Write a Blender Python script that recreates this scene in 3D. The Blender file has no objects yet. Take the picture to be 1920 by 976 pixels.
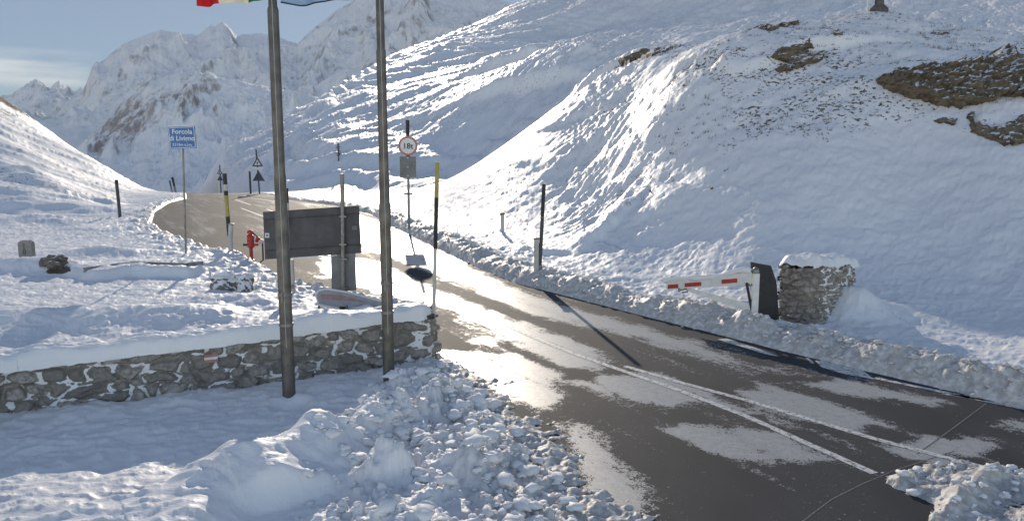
import bpy, bmesh, math, random
import numpy as np
from mathutils import Vector, Matrix
random.seed(7)
R = math.radians
# ------------------------------------------------------------------ camera, sky, sun
F, CH = 1500.0, 3.8                       # focal length in photo pixels, camera height
PITCH = math.atan(0.137)
SUN_AZ, SUN_EL = R(-8.6), R(17.4)         # azimuth left of the view axis, elevation
scene = bpy.context.scene
cam = bpy.data.objects.new('camera', bpy.data.cameras.new('camera'))
scene.collection.objects.link(cam)
cam.location = (0, 0, CH); cam.rotation_euler = (math.pi/2 - PITCH, 0, 0)
cam.data.sensor_width = 36; cam.data.lens = F/1920*36
cam.data.clip_start = 0.1; cam.data.clip_end = 20000
scene.camera = cam
world = bpy.data.worlds.new('World'); scene.world = world; world.use_nodes = True
wn, wl = world.node_tree.nodes, world.node_tree.links
wn.clear()
wout = wn.new('ShaderNodeOutputWorld'); bg = wn.new('ShaderNodeBackground')
sky = wn.new('ShaderNodeTexSky'); sky.sky_type = 'NISHITA'; sky.sun_disc = False
sky.sun_elevation = SUN_EL; sky.sun_rotation = SUN_AZ      # rotation 0 = +Y, positive towards +X
sky.altitude = 2300; sky.air_density = 1.0; sky.dust_density = 0.35; sky.ozone_density = 1.6
bg.inputs['Strength'].default_value = 0.125
# thin cirrus bank low over the far left mountains (in sky directions)
tc = wn.new('ShaderNodeTexCoord'); sp = wn.new('ShaderNodeSeparateXYZ'); wl.new(tc.outputs['Generated'], sp.inputs[0])
def wmath(op, a, b=None, clamp=False):
    n = wn.new('ShaderNodeMath'); n.operation = op; n.use_clamp = clamp
    for i, v in enumerate((a, b)):
        if v is None: continue
        if isinstance(v, (int, float)): n.inputs[i].default_value = v
        else: wl.new(v, n.inputs[i])
    return n.outputs[0]
def wramp(v, a, b, c=0.0, d=1.0):
    n = wn.new('ShaderNodeMapRange'); n.interpolation_type = 'SMOOTHSTEP'
    wl.new(v, n.inputs[0])
    for i, x in enumerate((a, b, c, d)): n.inputs[1+i].default_value = x
    return n.outputs[0]
mp = wn.new('ShaderNodeMapping'); mp.inputs['Scale'].default_value = (6, 6, 60); wl.new(tc.outputs['Generated'], mp.inputs[0])
cn = wn.new('ShaderNodeTexNoise'); cn.inputs['Scale'].default_value = 1.3; cn.inputs['Detail'].default_value = 6; wl.new(mp.outputs[0], cn.inputs[0])
band = wmath('MULTIPLY', wramp(sp.outputs['Z'], 0.060, 0.078), wramp(sp.outputs['Z'], 0.108, 0.098))
side = wramp(sp.outputs['X'], -0.44, -0.475)
cm = wmath('MULTIPLY', wmath('MULTIPLY', band, side), wramp(cn.outputs[0], 0.25, 0.62), True)
cm = wmath('MULTIPLY', cm, 1.0)
mix = wn.new('ShaderNodeMix'); mix.data_type = 'RGBA'
wl.new(cm, mix.inputs['Factor']); wl.new(sky.outputs[0], mix.inputs['A']); mix.inputs['B'].default_value = (19, 17.5, 15, 1)
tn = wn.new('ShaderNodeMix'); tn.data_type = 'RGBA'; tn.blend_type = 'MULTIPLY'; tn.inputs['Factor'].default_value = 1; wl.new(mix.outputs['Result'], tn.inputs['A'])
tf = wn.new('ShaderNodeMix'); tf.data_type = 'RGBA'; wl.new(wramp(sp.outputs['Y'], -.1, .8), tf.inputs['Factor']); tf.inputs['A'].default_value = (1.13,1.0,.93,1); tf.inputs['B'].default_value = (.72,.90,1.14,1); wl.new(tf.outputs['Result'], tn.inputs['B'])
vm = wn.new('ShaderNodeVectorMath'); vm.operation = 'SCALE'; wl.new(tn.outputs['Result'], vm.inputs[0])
wl.new(wramp(sp.outputs['Y'], -.2, .9, 2.1, .42), vm.inputs['Scale']); wl.new(vm.outputs[0], bg.inputs['Color']); wl.new(bg.outputs[0], wout.inputs['Surface'])  # sky dimmed ahead, boosted behind the camera as added fill light
sd = bpy.data.lights.new('sun', 'SUN'); sd.energy = 4.2; sd.angle = R(0.55); sd.color = (1.0, 0.965, 0.915)
sun = bpy.data.objects.new('sun', sd); scene.collection.objects.link(sun)
sun_dir = Vector((math.sin(SUN_AZ)*math.cos(SUN_EL), math.cos(SUN_AZ)*math.cos(SUN_EL), math.sin(SUN_EL)))
sun.rotation_euler = sun_dir.to_track_quat('Z', 'Y').to_euler(); sun.location = (0, 0, 30)
vs = scene.view_settings
vs.view_transform = 'Standard'; vs.look = 'None'; vs.exposure = 0.06
vs.use_white_balance = True; vs.white_balance_temperature = 7650; vs.white_balance_tint = 11; vs.gamma = 1.0; vs.use_curve_mapping = False
scene.cycles.max_bounces = 6; scene.cycles.diffuse_bounces = 3; scene.cycles.volume_bounces = 0
scene.cycles.use_denoising = True
scene.cycles.sample_clamp_indirect = 6.0
col = scene.collection
# ------------------------------------------------------------------ photo pixel -> place
CP, SP = math.cos(PITCH), math.sin(PITCH)
def ray(u, v):
    a, b = (u-960)/F, (488-v)/F
    return a, CP+b*SP, -SP+b*CP
def G(u, v, z=0.0):
    a, b, c = ray(u, v); t = (z-CH)/c
    return (a*t, b*t)
def at(u, v, D):
    a, b, c = ray(u, v); t = D/b
    return (a*t, D, CH+c*t)
def hgt(v, D):  return at(960, v, D)[2]
def poly(pts, z=0.0): return np.array([G(u, v, z) for u, v in pts])
# ------------------------------------------------------------------ numpy noise
def _h(ix, iy, s):
    n = (ix.astype(np.int64)*374761393 + iy.astype(np.int64)*668265263 + s*1274126177) & 0xffffffff
    n = ((n ^ (n >> 13))*1103515245) & 0xffffffff
    n = ((n ^ (n >> 16))*2246822519) & 0xffffffff
    return ((n ^ (n >> 15)) & 0xffff)/65535.0
def gnoise(x, y, s=0):
    ix, iy = np.floor(x), np.floor(y); fx, fy = x-ix, y-iy
    ux, uy = fx*fx*fx*(fx*(fx*6-15)+10), fy*fy*fy*(fy*(fy*6-15)+10)
    def g(dx, dy):
        a = _h(ix+dx, iy+dy, s)*6.28318
        return np.cos(a)*(fx-dx)+np.sin(a)*(fy-dy)
    a, b, c, d = g(0,0), g(1,0), g(0,1), g(1,1)
    return ((a*(1-ux)+b*ux)*(1-uy)+(c*(1-ux)+d*ux)*uy)*1.5
def fbm(x, y, o=4, s=0, gain=0.5):
    r, a = 0, 1.0
    for i in range(o):
        r = r + a*gnoise(x+i*17.3, y-i*9.1, s+i); x, y, a = x*2.03, y*2.03, a*gain
    return r
def ridged(x, y, o=4, s=0, gain=0.55):
    r, a, w = 0, 1.0, 1.0
    for i in range(o):
        n = 1-np.abs(gnoise(x+i*5.7, y+i*3.3, s+i))*1.6; n = n*n*w
        r = r + a*n; w = np.clip(n*1.6, 0, 1); x, y, a = x*2.1, y*2.1, a*gain
    return r
def lumps(x, y, size, s=0, keep=1.0):
    X, Y = x/size, y/size; ix, iy = np.floor(X), np.floor(Y); r = np.zeros_like(X)
    for dx in (-1,0,1):
        for dy in (-1,0,1):
            cx, cy = ix+dx, iy+dy
            px, py = cx+_h(cx,cy,s), cy+_h(cx,cy,s+1); rad = 0.28+0.45*_h(cx,cy,s+2)
            q = 1-((X-px)**2+(Y-py)**2)/(rad*rad)
            hh = np.sqrt(np.maximum(q, 0))*rad*(_h(cx,cy,s+3) < keep)
            r = np.maximum(r, hh)
    return r*size
def chunks(x, y, size, s=0, keep=.6):
    X, Y = x/size, y/size; ix, iy = np.floor(X), np.floor(Y); f1 = np.full(X.shape, 9.0); f2 = f1.copy(); h = np.zeros(X.shape)
    for dx in (-1,0,1):
        for dy in (-1,0,1):
            cx, cy = ix+dx, iy+dy; px, py = cx+_h(cx,cy,s), cy+_h(cx,cy,s+1); d = np.hypot(X-px, Y-py); near = d < f1
            f2 = np.where(near, f1, np.minimum(f2, d))
            hh = ((_h(cx,cy,s+2)*.8+.15)+(_h(cx,cy,s+3)-.5)*1.3*(X-px)+(_h(cx,cy,s+4)-.5)*1.3*(Y-py))*(_h(cx,cy,s+5) < keep)
            h = np.where(near, hh, h); f1 = np.where(near, d, f1)
    return np.maximum(h, 0)*sm(f2-f1, 0, .35)*size
def voronoi(X, Y, s=0, jit=0.8):
    ix, iy = np.floor(X), np.floor(Y); f1 = np.full(X.shape, 9.0); f2 = f1.copy(); cid = np.zeros(X.shape)
    for dx in (-1,0,1):
        for dy in (-1,0,1):
            cx, cy = ix+dx, iy+dy
            px, py = cx+.5+(_h(cx,cy,s)-.5)*jit, cy+.5+(_h(cx,cy,s+1)-.5)*jit
            d = (np.abs(X-px)**2.6+np.abs(Y-py)**2.6)**(1/2.6)
            near = d < f1
            f2 = np.where(near, f1, np.minimum(f2, d)); cid = np.where(near, _h(cx,cy,s+5), cid); f1 = np.where(near, d, f1)
    return f1, f2, cid
def on(mask, f, *xy):
    r = np.zeros(mask.shape)
    if mask.any(): r[mask] = f(*[a[mask] for a in xy])
    return r
def sm(v, a, b):
    t = np.clip((v-a)/(b-a), 0, 1); return t*t*(3-2*t)
def seg_dist(P, x, y, closed=True):
    """distance to a polyline and, when closed, sign (+ inside)"""
    n = len(P); best = np.full(x.shape, 1e9); ins = np.zeros(x.shape, bool)
    for i in range(n if closed else n-1):
        ax, ay = P[i]; bx, by = P[(i+1) % n]; ex, ey = bx-ax, by-ay
        t = np.clip(((x-ax)*ex+(y-ay)*ey)/(ex*ex+ey*ey+1e-12), 0, 1)
        best = np.minimum(best, (x-ax-t*ex)**2+(y-ay-t*ey)**2)
        if closed:
            c = ((ay > y) != (by > y)) & (x < (bx-ax)*(y-ay)/((by-ay) if by != ay else 1e-9)+ax); ins ^= c
    d = np.sqrt(best)
    return np.where(ins, d, -d) if closed else d
def side_line(P, x, y):
    """distance to open polyline with a sign (+ = left of its direction) and arclength fraction"""
    best = np.full(x.shape, 1e9); sg = np.zeros(x.shape); fr = np.zeros(x.shape); n = len(P)-1
    for i in range(n):
        ax, ay = P[i]; bx, by = P[i+1]; ex, ey = bx-ax, by-ay
        t = np.clip(((x-ax)*ex+(y-ay)*ey)/(ex*ex+ey*ey), 0, 1)
        d = (x-ax-t*ex)**2+(y-ay-t*ey)**2; c = d < best
        best = np.where(c, d, best); sg = np.where(c, np.sign(ex*(y-ay)-ey*(x-ax)), sg); fr = np.where(c, (i+t)/n, fr)
    return np.sqrt(best)*sg, fr
# ------------------------------------------------------------------ large relief of the ground
def roadz(y):
    d = np.maximum(y-62, 0); d2 = np.minimum(d, 60)
    return -0.0012*d2*d2 - 0.144*np.maximum(d-60, 0)
CPTS = []      # (tx, D, z)
def cp(*rows):
    for u, v, D in rows:
        X, Y, Z = at(u, v, D); CPTS.append((X/Y, D, Z))
def cz(*rows):
    for u, D, z in rows: CPTS.append(((u-960)/F, D, z))
# road level
for D in (4, 6.5, 10, 15):
    for u in (-800, 300, 900, 1500, 2600): CPTS.append(((u-960)/F, D, 0.0 if not (D > 12 and u > 2000) else 0.15))
cz((700,22,0),(960,22,0),(300,22,.15),(-300,18,.3),(500,30,0),(760,30,0),(400,45,-.1),(600,45,-.05),(760,42,.15),(400,60,0),(560,62,0),(700,62,.0),(380,85,-.63),(470,85,-.5),(560,78,-.2),(640,76,-.1))
# right hand mound
cp((1250,500,24),(1250,400,28.0),(1250,300,31.8),(1250,200,36.5),(1250,140,42),(1300,98,58),(1430,75,54))
cp((1450,600,18),(1450,500,22),(1450,400,25),(1450,300,28.4),(1450,200,32),(1450,120,36.5))
cp((1700,650,16),(1700,600,18),(1700,500,21.5),(1700,400,24.4),(1700,300,27.2),(1700,200,30.3),(1700,130,33),(1700,60,40),(1640,28,52))
cp((1900,680,14.5),(1900,600,17.5),(1900,500,20.5),(1900,400,23),(1900,280,26.2),(1900,190,29.2),(1900,108,37),(1780,48,47))
cp((2300,560,17),(2300,350,24),(2300,200,32),(2300,60,42),(2700,400,24),(2700,100,36))
cp((1100,540,22),(1100,480,26),(1100,425,31),(1100,370,36),(1100,300,41),(1100,230,46),(1100,170,54))
cp((900,480,28.5),(900,425,35),(900,370,41),(905,318,47),(1000,500,26),(1000,430,33),(1000,360,39),(1000,300,44),(1000,245,50),(820,362,50),(840,400,40))
# gully behind the mound
cz((850,75,1.2),(960,75,2.6),(1050,80,7.2),(1150,80,11.0),(1280,85,14.2),(1430,85,14.8),(1640,75,13.5),(1800,68,12.0),(1920,62,10.0))
# shaded face beyond the gully
cp((720,365,78),(740,350,83),(760,300,97),(760,262,112),(840,345,84),(840,300,96),(840,250,108),(830,195,125),(950,250,97),(950,200,110),(960,145,128),(1050,150,112),(1090,95,130))
cp((640,355,86),(640,300,98),(640,248,112),(560,350,90),(560,300,104),(700,255,112),(690,310,96),(600,250,118))
# big sunlit slope
cp((500,350,105),(440,352,118),(500,305,140),(460,290,180),(560,235,175),(640,215,160),(700,180,200),(800,130,240),(900,90,270),(1020,64,340),(1150,62,330),(1200,112,170),(385,336,140),(440,291,185),(425,330,130),(400,346,124))
cp((1350,62,210),(1500,38,290),(1700,18,250),(1900,65,150),(1900,22,260),(2300,-10,210))
# its skyline
cp((360,357,122),(410,313,165),(470,268,205),(540,225,240),(620,178,280),(700,130,340),(860,60,430),(1020,4,540),(1200,-25,600),(1500,-45,620),(1920,-70,600),(2500,-120,560))
# behind the skyline it falls
cz((360,190,-22),(450,260,-2),(540,320,2),(700,480,30),(1020,680,70),(250,200,-45),(290,170,-30),(1920,690,160))
cz((330,100,-3.5),(345,130,-12),(300,130,-11),(360,105,-3.0),(330,450,-95),(100,450,-60))
# left hill
cp((288,362,80),(180,301,92),(100,255,98),(0,186,105),(-150,70,112),(-500,-150,120))
cp((200,402,50),(100,400,48),(0,405,44),(0,300,62),(100,330,64),(200,362,66),(0,240,80),(60,275,80),(0,460,31),(150,450,34),(260,395,60),(330,372,72))
cp((-300,400,40),(-300,200,70),(-600,300,40),(300,430,38),(0,545,20.5),(250,540,21.5),(450,520,24))
cz((180,130,-2),(100,140,0),(0,150,4),(-200,160,20),(100,200,-25))
C = np.array(CPTS); CX = np.stack([C[:,0]*1.6, np.log(C[:,1])], 1); CQ = C[:,2]/C[:,1]
def tk(d2): return 0.5*d2*np.log(d2+1e-12)
_n = len(CX); K = tk(((CX[:,None]-CX[None])**2).sum(-1)) + 2e-4*np.eye(_n); Pm = np.c_[np.ones(_n), CX]
W = np.linalg.solve(np.block([[K, Pm],[Pm.T, np.zeros((3,3))]]), np.r_[CQ, 0, 0, 0])
def relief(tx, y):
    a, b = tx*1.6, np.log(y); q = W[_n]+W[_n+1]*a+W[_n+2]*b
    for i in range(_n): q = q + W[i]*tk((a-CX[i,0])**2+(b-CX[i,1])**2)
    return q*y
# ------------------------------------------------------------------ road outline
road_right = [(2700,930),(2300,850),(1920,768),(1700,716),(1500,668),(1350,630),(1200,592),(1060,556),(960,530),(880,497),(800,457),(740,428),(690,400),(620,384),(540,374)]
road_left = [(352,372),(320,380),(292,398),(287,418),(310,436),(352,452),(400,469),(452,474),(480,492),(520,515),(570,534),(640,552),(705,560),(770,570),(812,592),(818,640),(835,668),(880,715),(930,780),(985,850),(1020,900),(1060,976),(1120,1120),(1200,1500)]
RP = [G(u,v) for u,v in road_right]
for u, D in ((500,73),(462,84),(440,95),(425,115),(410,150)): RP.append(((u-960)/F*D, D))
for u, D in ((340,150),(352,115),(350,95),(350,84),(352,74)): RP.append(((u-960)/F*D, D))
RP += [G(u,v) for u,v in road_left]
ROAD = np.array([(11.0, 3.0)]+RP+[(1.2, 3.0)])
RIGHT_EDGE = np.array([G(u,v) for u,v in road_right]+[((500-960)/F*73, 73)])
# wall line (front face), from the left frame side to its rounded right end
WALL = np.array([G(-300,885,.0), G(0,783,.0), G(250,752,.0), G(520,722,.0), G(700,703,.0), G(800,691,.0)])
SLUSH = poly([(830,655),(930,690),(1010,752),(1130,850),(1265,976),(1360,1080),(940,1100),(850,780),(808,690)])
PILE = poly([(655,752),(720,705),(800,694),(850,694),(880,740),(930,810),(985,878),(1010,976),(1020,1090),(540,1090),(560,960),(600,860)], .1)
SL2 = poly([(1640,890),(1720,868),(1800,862),(1900,878),(2150,900),(2300,1100),(1750,1120),(1745,960),(1650,912)])
RDG2 = np.array([G(1752,968,.08), G(1800,930,.1), G(1868,882,.1)])
DRIFT1 = np.array([G(-60,965,.35), G(90,958,.35), G(220,925,.35), G(300,895,.45), G(350,862,.5), G(405,838,.55), G(450,850,.45), G(480,838,.45)])
DRIFT2 = np.array([G(600,792,.5), G(570,815,.5), G(528,850,.45), G(505,885,.35), G(525,930,.3)])
BEND = np.array([G(155,506,.45), G(245,493,.5), G(352,498,.45), G(388,497,.3)])
PADS = np.array([G(1245,522,.3), G(1300,545,.3), G(1400,600,.3)])
def scarp(P, x, y, h, wf, wb, ends=0.12):
    """a wind cornice: rises steeply over wf on the near (right) side, fades over wb on the far side"""
    d, fr = side_line(P, x, y); e = sm(fr, 0, ends)*sm(fr, 1, 1-ends)
    return h*e*np.where(d > 0, np.exp(-(d/wb)**2), np.exp(-(d/wf)**2))
SC = [ # polylines in (u,v,D): sun side snow lips with shaded pockets below them, left to right
 ([(1150,98,60),(1215,66,66),(1300,44,72),(1400,44,70)], 1.3, 5.0, 9),
 ([(975,68,150),(1040,45,160),(1105,28,165)], 3.0, 9, 20),
 ([(1015,120,110),(1060,95,118),(1120,80,120)], 2.0, 6, 16),
 ([(1150,170,50),(1230,130,54),(1300,108,56)], .45, 1.6, 5),
 ([(1330,170,38),(1400,148,39),(1470,142,38),(1500,150,36.5)], .55, 2.2, 4),
 ([(1120,200,46),(1180,170,48),(1250,150,50)], .35, 1.4, 4),
 ([(1010,300,41),(1100,262,42),(1180,225,44)], .25, 1.0, 3),
 ([(1100,440,29.5),(1180,424,29),(1255,386,30)], .3, 2.2, 3),
 ([(1000,455,28),(1060,440,28.5),(1130,452,27.5)], .35, 1.8, 2.5),
 ([(920,465,27),(960,452,28),(1010,448,28)], .25, 1.0, 2),
 ([(40,395,50),(120,420,42),(210,440,36)], .22, .8, 3),
 ([(20,300,62),(90,340,60),(170,372,58)], .5, 1.6, 5),
 ([(10,360,52),(90,388,50),(150,405,48)], .3, 1.2, 4),
]
SCW = [(np.array([(at(u,v,D)[0], D) for u,v,D in P]), h, a, b) for P,h,a,b in SC]
def terrain(x, y, parts=False):
    x = np.asarray(x, float); y = np.asarray(y, float); tx = x/y
    z = relief(tx, y)
    # the sea of small forms --------------------------------------------------
    slope_zone = sm(y, 22, 34)
    hillR = sm(x, .02*y, .12*y)*slope_zone
    big = sm(y, 70, 110)*sm(tx, -.44, -.37)
    left = sm(tx, -.36, -.44)*sm(y, 30, 48)
    tm = sm(y, 66, 100)*sm(tx, -.42, -.32)
    z = z + tm*on(tm > 0, lambda x, y, z: .34*np.sin(6.283*(z+1.6*fbm(x*.03, y*.02, 4, 28, .6)+.25*fbm(x*.4, y*.2, 2, 29))/2.3)*np.clip(.55+1.2*fbm(x*.02, y*.03, 2, 27), 0, 1.15), x, y, z)
    z = z + hillR*(.38*fbm(x*.11, y*.11, 3, 11) + .07*fbm(x*.6, y*.6, 3, 14))
    # ribs and terraces
    xr = x*.55+y*.83; yr = -x*.83+y*.55
    z = z + big*on(big > 0, lambda xr, yr: (2.2*fbm(xr*.012, yr*.035, 3, 21) + .42*fbm(xr*.045, yr*.19, 4, 23, .6) + .15*ridged(xr*.18, yr*.7, 4, 26, .65)), xr, yr)
    z = z + left*on(left > 0, lambda x, y: .5*fbm(x*.04, y*.1, 3, 31) + .13*ridged((x+.6*y)*.10, (y-.6*x)*.32, 4, 33, .6), x, y)
    lit = hillR*sm(tx, .21, .08)
    z = z + lit*on(lit > 0, lambda x, y: .16*ridged((x*.8+y*.6)*.35, (y*.8-x*.6)*1.1, 4, 41, .62)+.04*fbm(x*3, y*3, 3, 44)+.30*lumps(x, y, .55, 45, .6)+.25*lumps(x+4, y, .3, 46, .5), x, y)
    z = z + sm(tx, .08, .2)*hillR*(.035*fbm((x*.9+y*.4)*.5, (y*.9-x*.4)*1.6, 4, 47, .55) + .03*fbm(x*3.1,y*3.1,3,48))
    for P, h, a, b in SCW:
        cx, cy = P.mean(0); rad = np.hypot(P[:,0]-cx, P[:,1]-cy).max()+3*max(a,b)
        m = (x-cx)**2+(y-cy)**2 < rad*rad
        if m.any():
            zz = np.zeros_like(x); xm, ym = x[m], y[m]
            w = fbm(xm*.25, ym*.25, 2, 77)*.8
            zz[m] = scarp(P, xm+w, ym+w, h, a, b); z = z + zz
    # near ground ------------------------------------------------------------
    sdr = seg_dist(ROAD, x, y)
    out = -sdr
    far = sm(y, 45, 75)
    rz = roadz(y)
    k = np.exp(-(np.maximum(out, 0)/(3.0+1.5*far))**2)*sm(y, 160, 110)
    z = z*(1-k) + (rz+.06)*k
    nearleft = sm(x, .5, -1.0)*sm(y, 34, 28)
    rough = .045*fbm(x*1.1, y*1.1, 4, 51)+.02*ridged((x+y*.3)*2.2, (y-.3*x)*3.5, 3, 53)
    z = z + rough*(1-far)*np.where(y < 45, 1, .5)
    # berm thrown up by the plough on the right
    dR, fr = side_line(RIGHT_EDGE, x, y); offR = np.abs(dR)
    isR = (sdr < 0) & (offR < out+.05)
    bn = 1+.6*fbm(x*.35, y*.35, 3, 61)
    bn = np.clip(bn+.5*fbm(x*1.1, y*1.1, 2, 62), .35, 1.6)
    hb = .27*sm(y, 72, 40)*bn*(.75+.45*sm(y, 15, 13)) + .05
    t = np.clip(out/1.5, 0, 3)
    prof = np.where(t < .45, sm(t, 0, .4), 1-.85*sm(t, .45, 1.35))
    berm = hb*prof + on(isR & (t < 3) & (y < 90), lambda x, y: .06*fbm(x*2.2, y*2.2, 4, 63)+.18*lumps(x, y, .2, 64, .45)+.12*lumps(x,y,.09,66,.5), x, y)*sm(t, 0, .2)*sm(t, 2.6, 1.0)
    z = np.where(isR & (y < 90), z + np.where(t < 3, berm, 0), z)
    # rough throw on the left road margin
    isL = (sdr < 0) & ~isR
    lm = np.exp(-(np.maximum(out,0)/2.2)**2)*sm(y, 13.5, 15.5)*sm(y, 90, 60)
    z = np.where(isL, z + lm*on(lm > .004, lambda x, y: .07*ridged(x*.9, y*1.6, 4, 71, .6)+.30*lumps(x, y, .42, 73, .5)+.2*lumps(x,y,.17,75,.7), x, y), z)
    nm = (sdr < 0)*(~isR)*np.exp(-(np.maximum(out,0)/1.0)**2)*sm(y, 14.2, 13.4)
    z = z + nm*on(nm > .01, lambda x, y: .08+.45*chunks(x,y,.24,79,.4)+.3*chunks(x+1,y,.12,80,.4)+.06*fbm(x*1.7,y*1.7,3,76)+.03*fbm(x*5,y*5,3,78), x, y)
    # foreground, in front of and behind the wall ------------------------------
    dW, fw = side_line(WALL, x, y)
    back = sm(dW, .02, .3)*sm(x, -1.3, -2.2)*(dW > 0)
    z = z + back*(.10*sm(dW, 6, 2)+.42*np.exp(-np.maximum(dW-.2,0)/1.1))
    front = (dW < 0)*sm(dW, -5, -.2)*sm(x, -.6, -1.8)
    z = z + front*.05*sm(dW, -1.2, -.1)
    dD, fD = side_line(DRIFT1, x, y)
    z = z + (dW < 0)*sm(y, 12, 11)*.44*sm(-dD, -.30, .12)*sm(x, -2.55, -3.1+0*x)*(.55+.45*sm(fD, .2, .8)) +  scarp(DRIFT2, x, y, .42, .35, .45, .1)
    z = z + .10*sm(y, 9.6, 7.6)*sm(x, -.2, -1.4)*(dW < 0)
    z = z + scarp(BEND, x, y, .30, .12, 1.6, .1)
    d2 = ((x-7.95)/1.0)**2+((y-18.35)/.75)**2; z = z + .62*np.exp(-d2)
    for (u, v, h, r) in ((330,590,.34,1.5),(60,600,.25,1.6),(430,560,.25,1.1),(200,470,.25,1.2),(60,505,.42,1.3)):
        cx, cy = G(u, v, .2); d2 = ((x-cx)/(1.5*r))**2+((y-cy)/(.55*r))**2; z = z + h*np.exp(-d2)
    sp_ = seg_dist(PILE, x, y); pm = sm(sp_, -.15, .7)
    z = z + pm*on(pm > 0, lambda x, y: .10+.26*fbm(x*.8, y*.8, 2, 81)+(.22+.6*sm(fbm(x*.6,y*.6,2,88),-.3,.3)*sm(x,-3.4,-1.8))*(.62*chunks(x+.08*fbm(x*3,y*3,3,1), y+.08*fbm(x*3,y*3,3,2), .5, 83, .5)+.6*chunks(x+3+.04*fbm(x*7,y*7,2,1), y+.04*fbm(x*7,y*7,2,4), .23, 84, .6)+.6*chunks(x, y+2, .11, 85, .6)+.25*lumps(x,y,.2,86,.5))+.03*fbm(x*5,y*5,3,87), x, y)
    cx, cy = G(640, 800, .4); z = z + .30*np.exp(-(((x-cx)/.75)**2+((y-cy)/1.1)**2))
    for (cx, cy) in (G(543,762), G(730,737), G(811,684)):
        r2 = (x-cx)**2+(y-cy)**2; z = z-.10*np.exp(-r2/.035)+.035*np.exp(-(np.sqrt(r2)-.34)**2/.01)
    # road bed
    z = np.where(sdr > 0, rz-.06, z)
    e = sm(sdr, -.22, .02); z = z*(1-e)+(rz-.06)*e
    # slush lying on the road
    s1 = seg_dist(SLUSH, x, y); tt = (x-G(1130,850)[0])
    m1 = sm(s1, -.1, .9)
    sl = on(m1 > .02, lambda x, y: -.012+.025*ridged((x+.5*y)*1.5,(y-.5*x)*6,3,94)-.015+.04*fbm(x*5, y*5, 3, 91)+.10*lumps(x,y,.09,92,.4)+.06*fbm(x*1.2,y*1.2,2,93), x, y)+.05*sm(s1,.2,1.0)
    s2 = seg_dist(SL2, x, y); m2 = sm(s2, -.05, .25)
    sl2 = on(m2 > .02, lambda x, y: -.01+.07*fbm(x*3, y*3, 3, 95)+.18*lumps(x,y,.16,96,.6)+.2*lumps(x,y,.07,97,.8), x, y)
    dr2 = seg_dist(RDG2, x, y, False)
    sl2 = sl2 + .13*np.exp(-(dr2/.13)**2) + .015*np.sin((x*.6+y*.8)*60)*sm(dr2,.2,.35)
    add = np.maximum(np.where(m1 > .02, sl+.03*m1-.045*(1-m1), -1), np.where(m2 > .02, sl2+.05*m2-.06*(1-m2), -1))
    z = np.where(sdr > -.4, np.maximum(z, rz+add), z)
    if parts: return z, sdr, isR, t, dW, sp_, s1, s2
    return z
def tz(x, y): return float(terrain(np.array([x]), np.array([y]))[0])
# ------------------------------------------------------------------ mesh and tag helpers
def tag(o, label=None, cat=None, group=None, kind=None):
    for k, v in (('label',label),('category',cat),('group',group),('kind',kind)):
        if v: o[k] = v
    return o
def grid_mesh(name, X, Y, Z, mat, attrs={}, smooth=True, flip=False, parent=None):
    n, m = X.shape; me = bpy.data.meshes.new(name)
    co = np.stack([X, Y, Z], -1).reshape(-1, 3).astype(np.float32)
    a = (np.arange(n-1)[:,None]*m+np.arange(m-1)[None]).ravel()
    q = np.stack([a, a+1, a+m+1, a+m], 1)
    if flip: q = q[:, ::-1]
    me.vertices.add(len(co)); me.vertices.foreach_set('co', co.ravel())
    me.loops.add(q.size); me.loops.foreach_set('vertex_index', q.ravel().astype(np.int32))
    me.polygons.add(len(q)); me.polygons.foreach_set('loop_start', (np.arange(len(q))*4).astype(np.int32))
    me.polygons.foreach_set('use_smooth', np.full(len(q), smooth))
    me.update(calc_edges=True)
    for k, v in attrs.items():
        at_ = me.attributes.new(k, 'FLOAT', 'POINT'); at_.data.foreach_set('value', np.ascontiguousarray(v, dtype=np.float32).ravel())
    me.materials.append(mat)
    o = bpy.data.objects.new(name, me); col.objects.link(o); o.parent = parent
    return o
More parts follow.
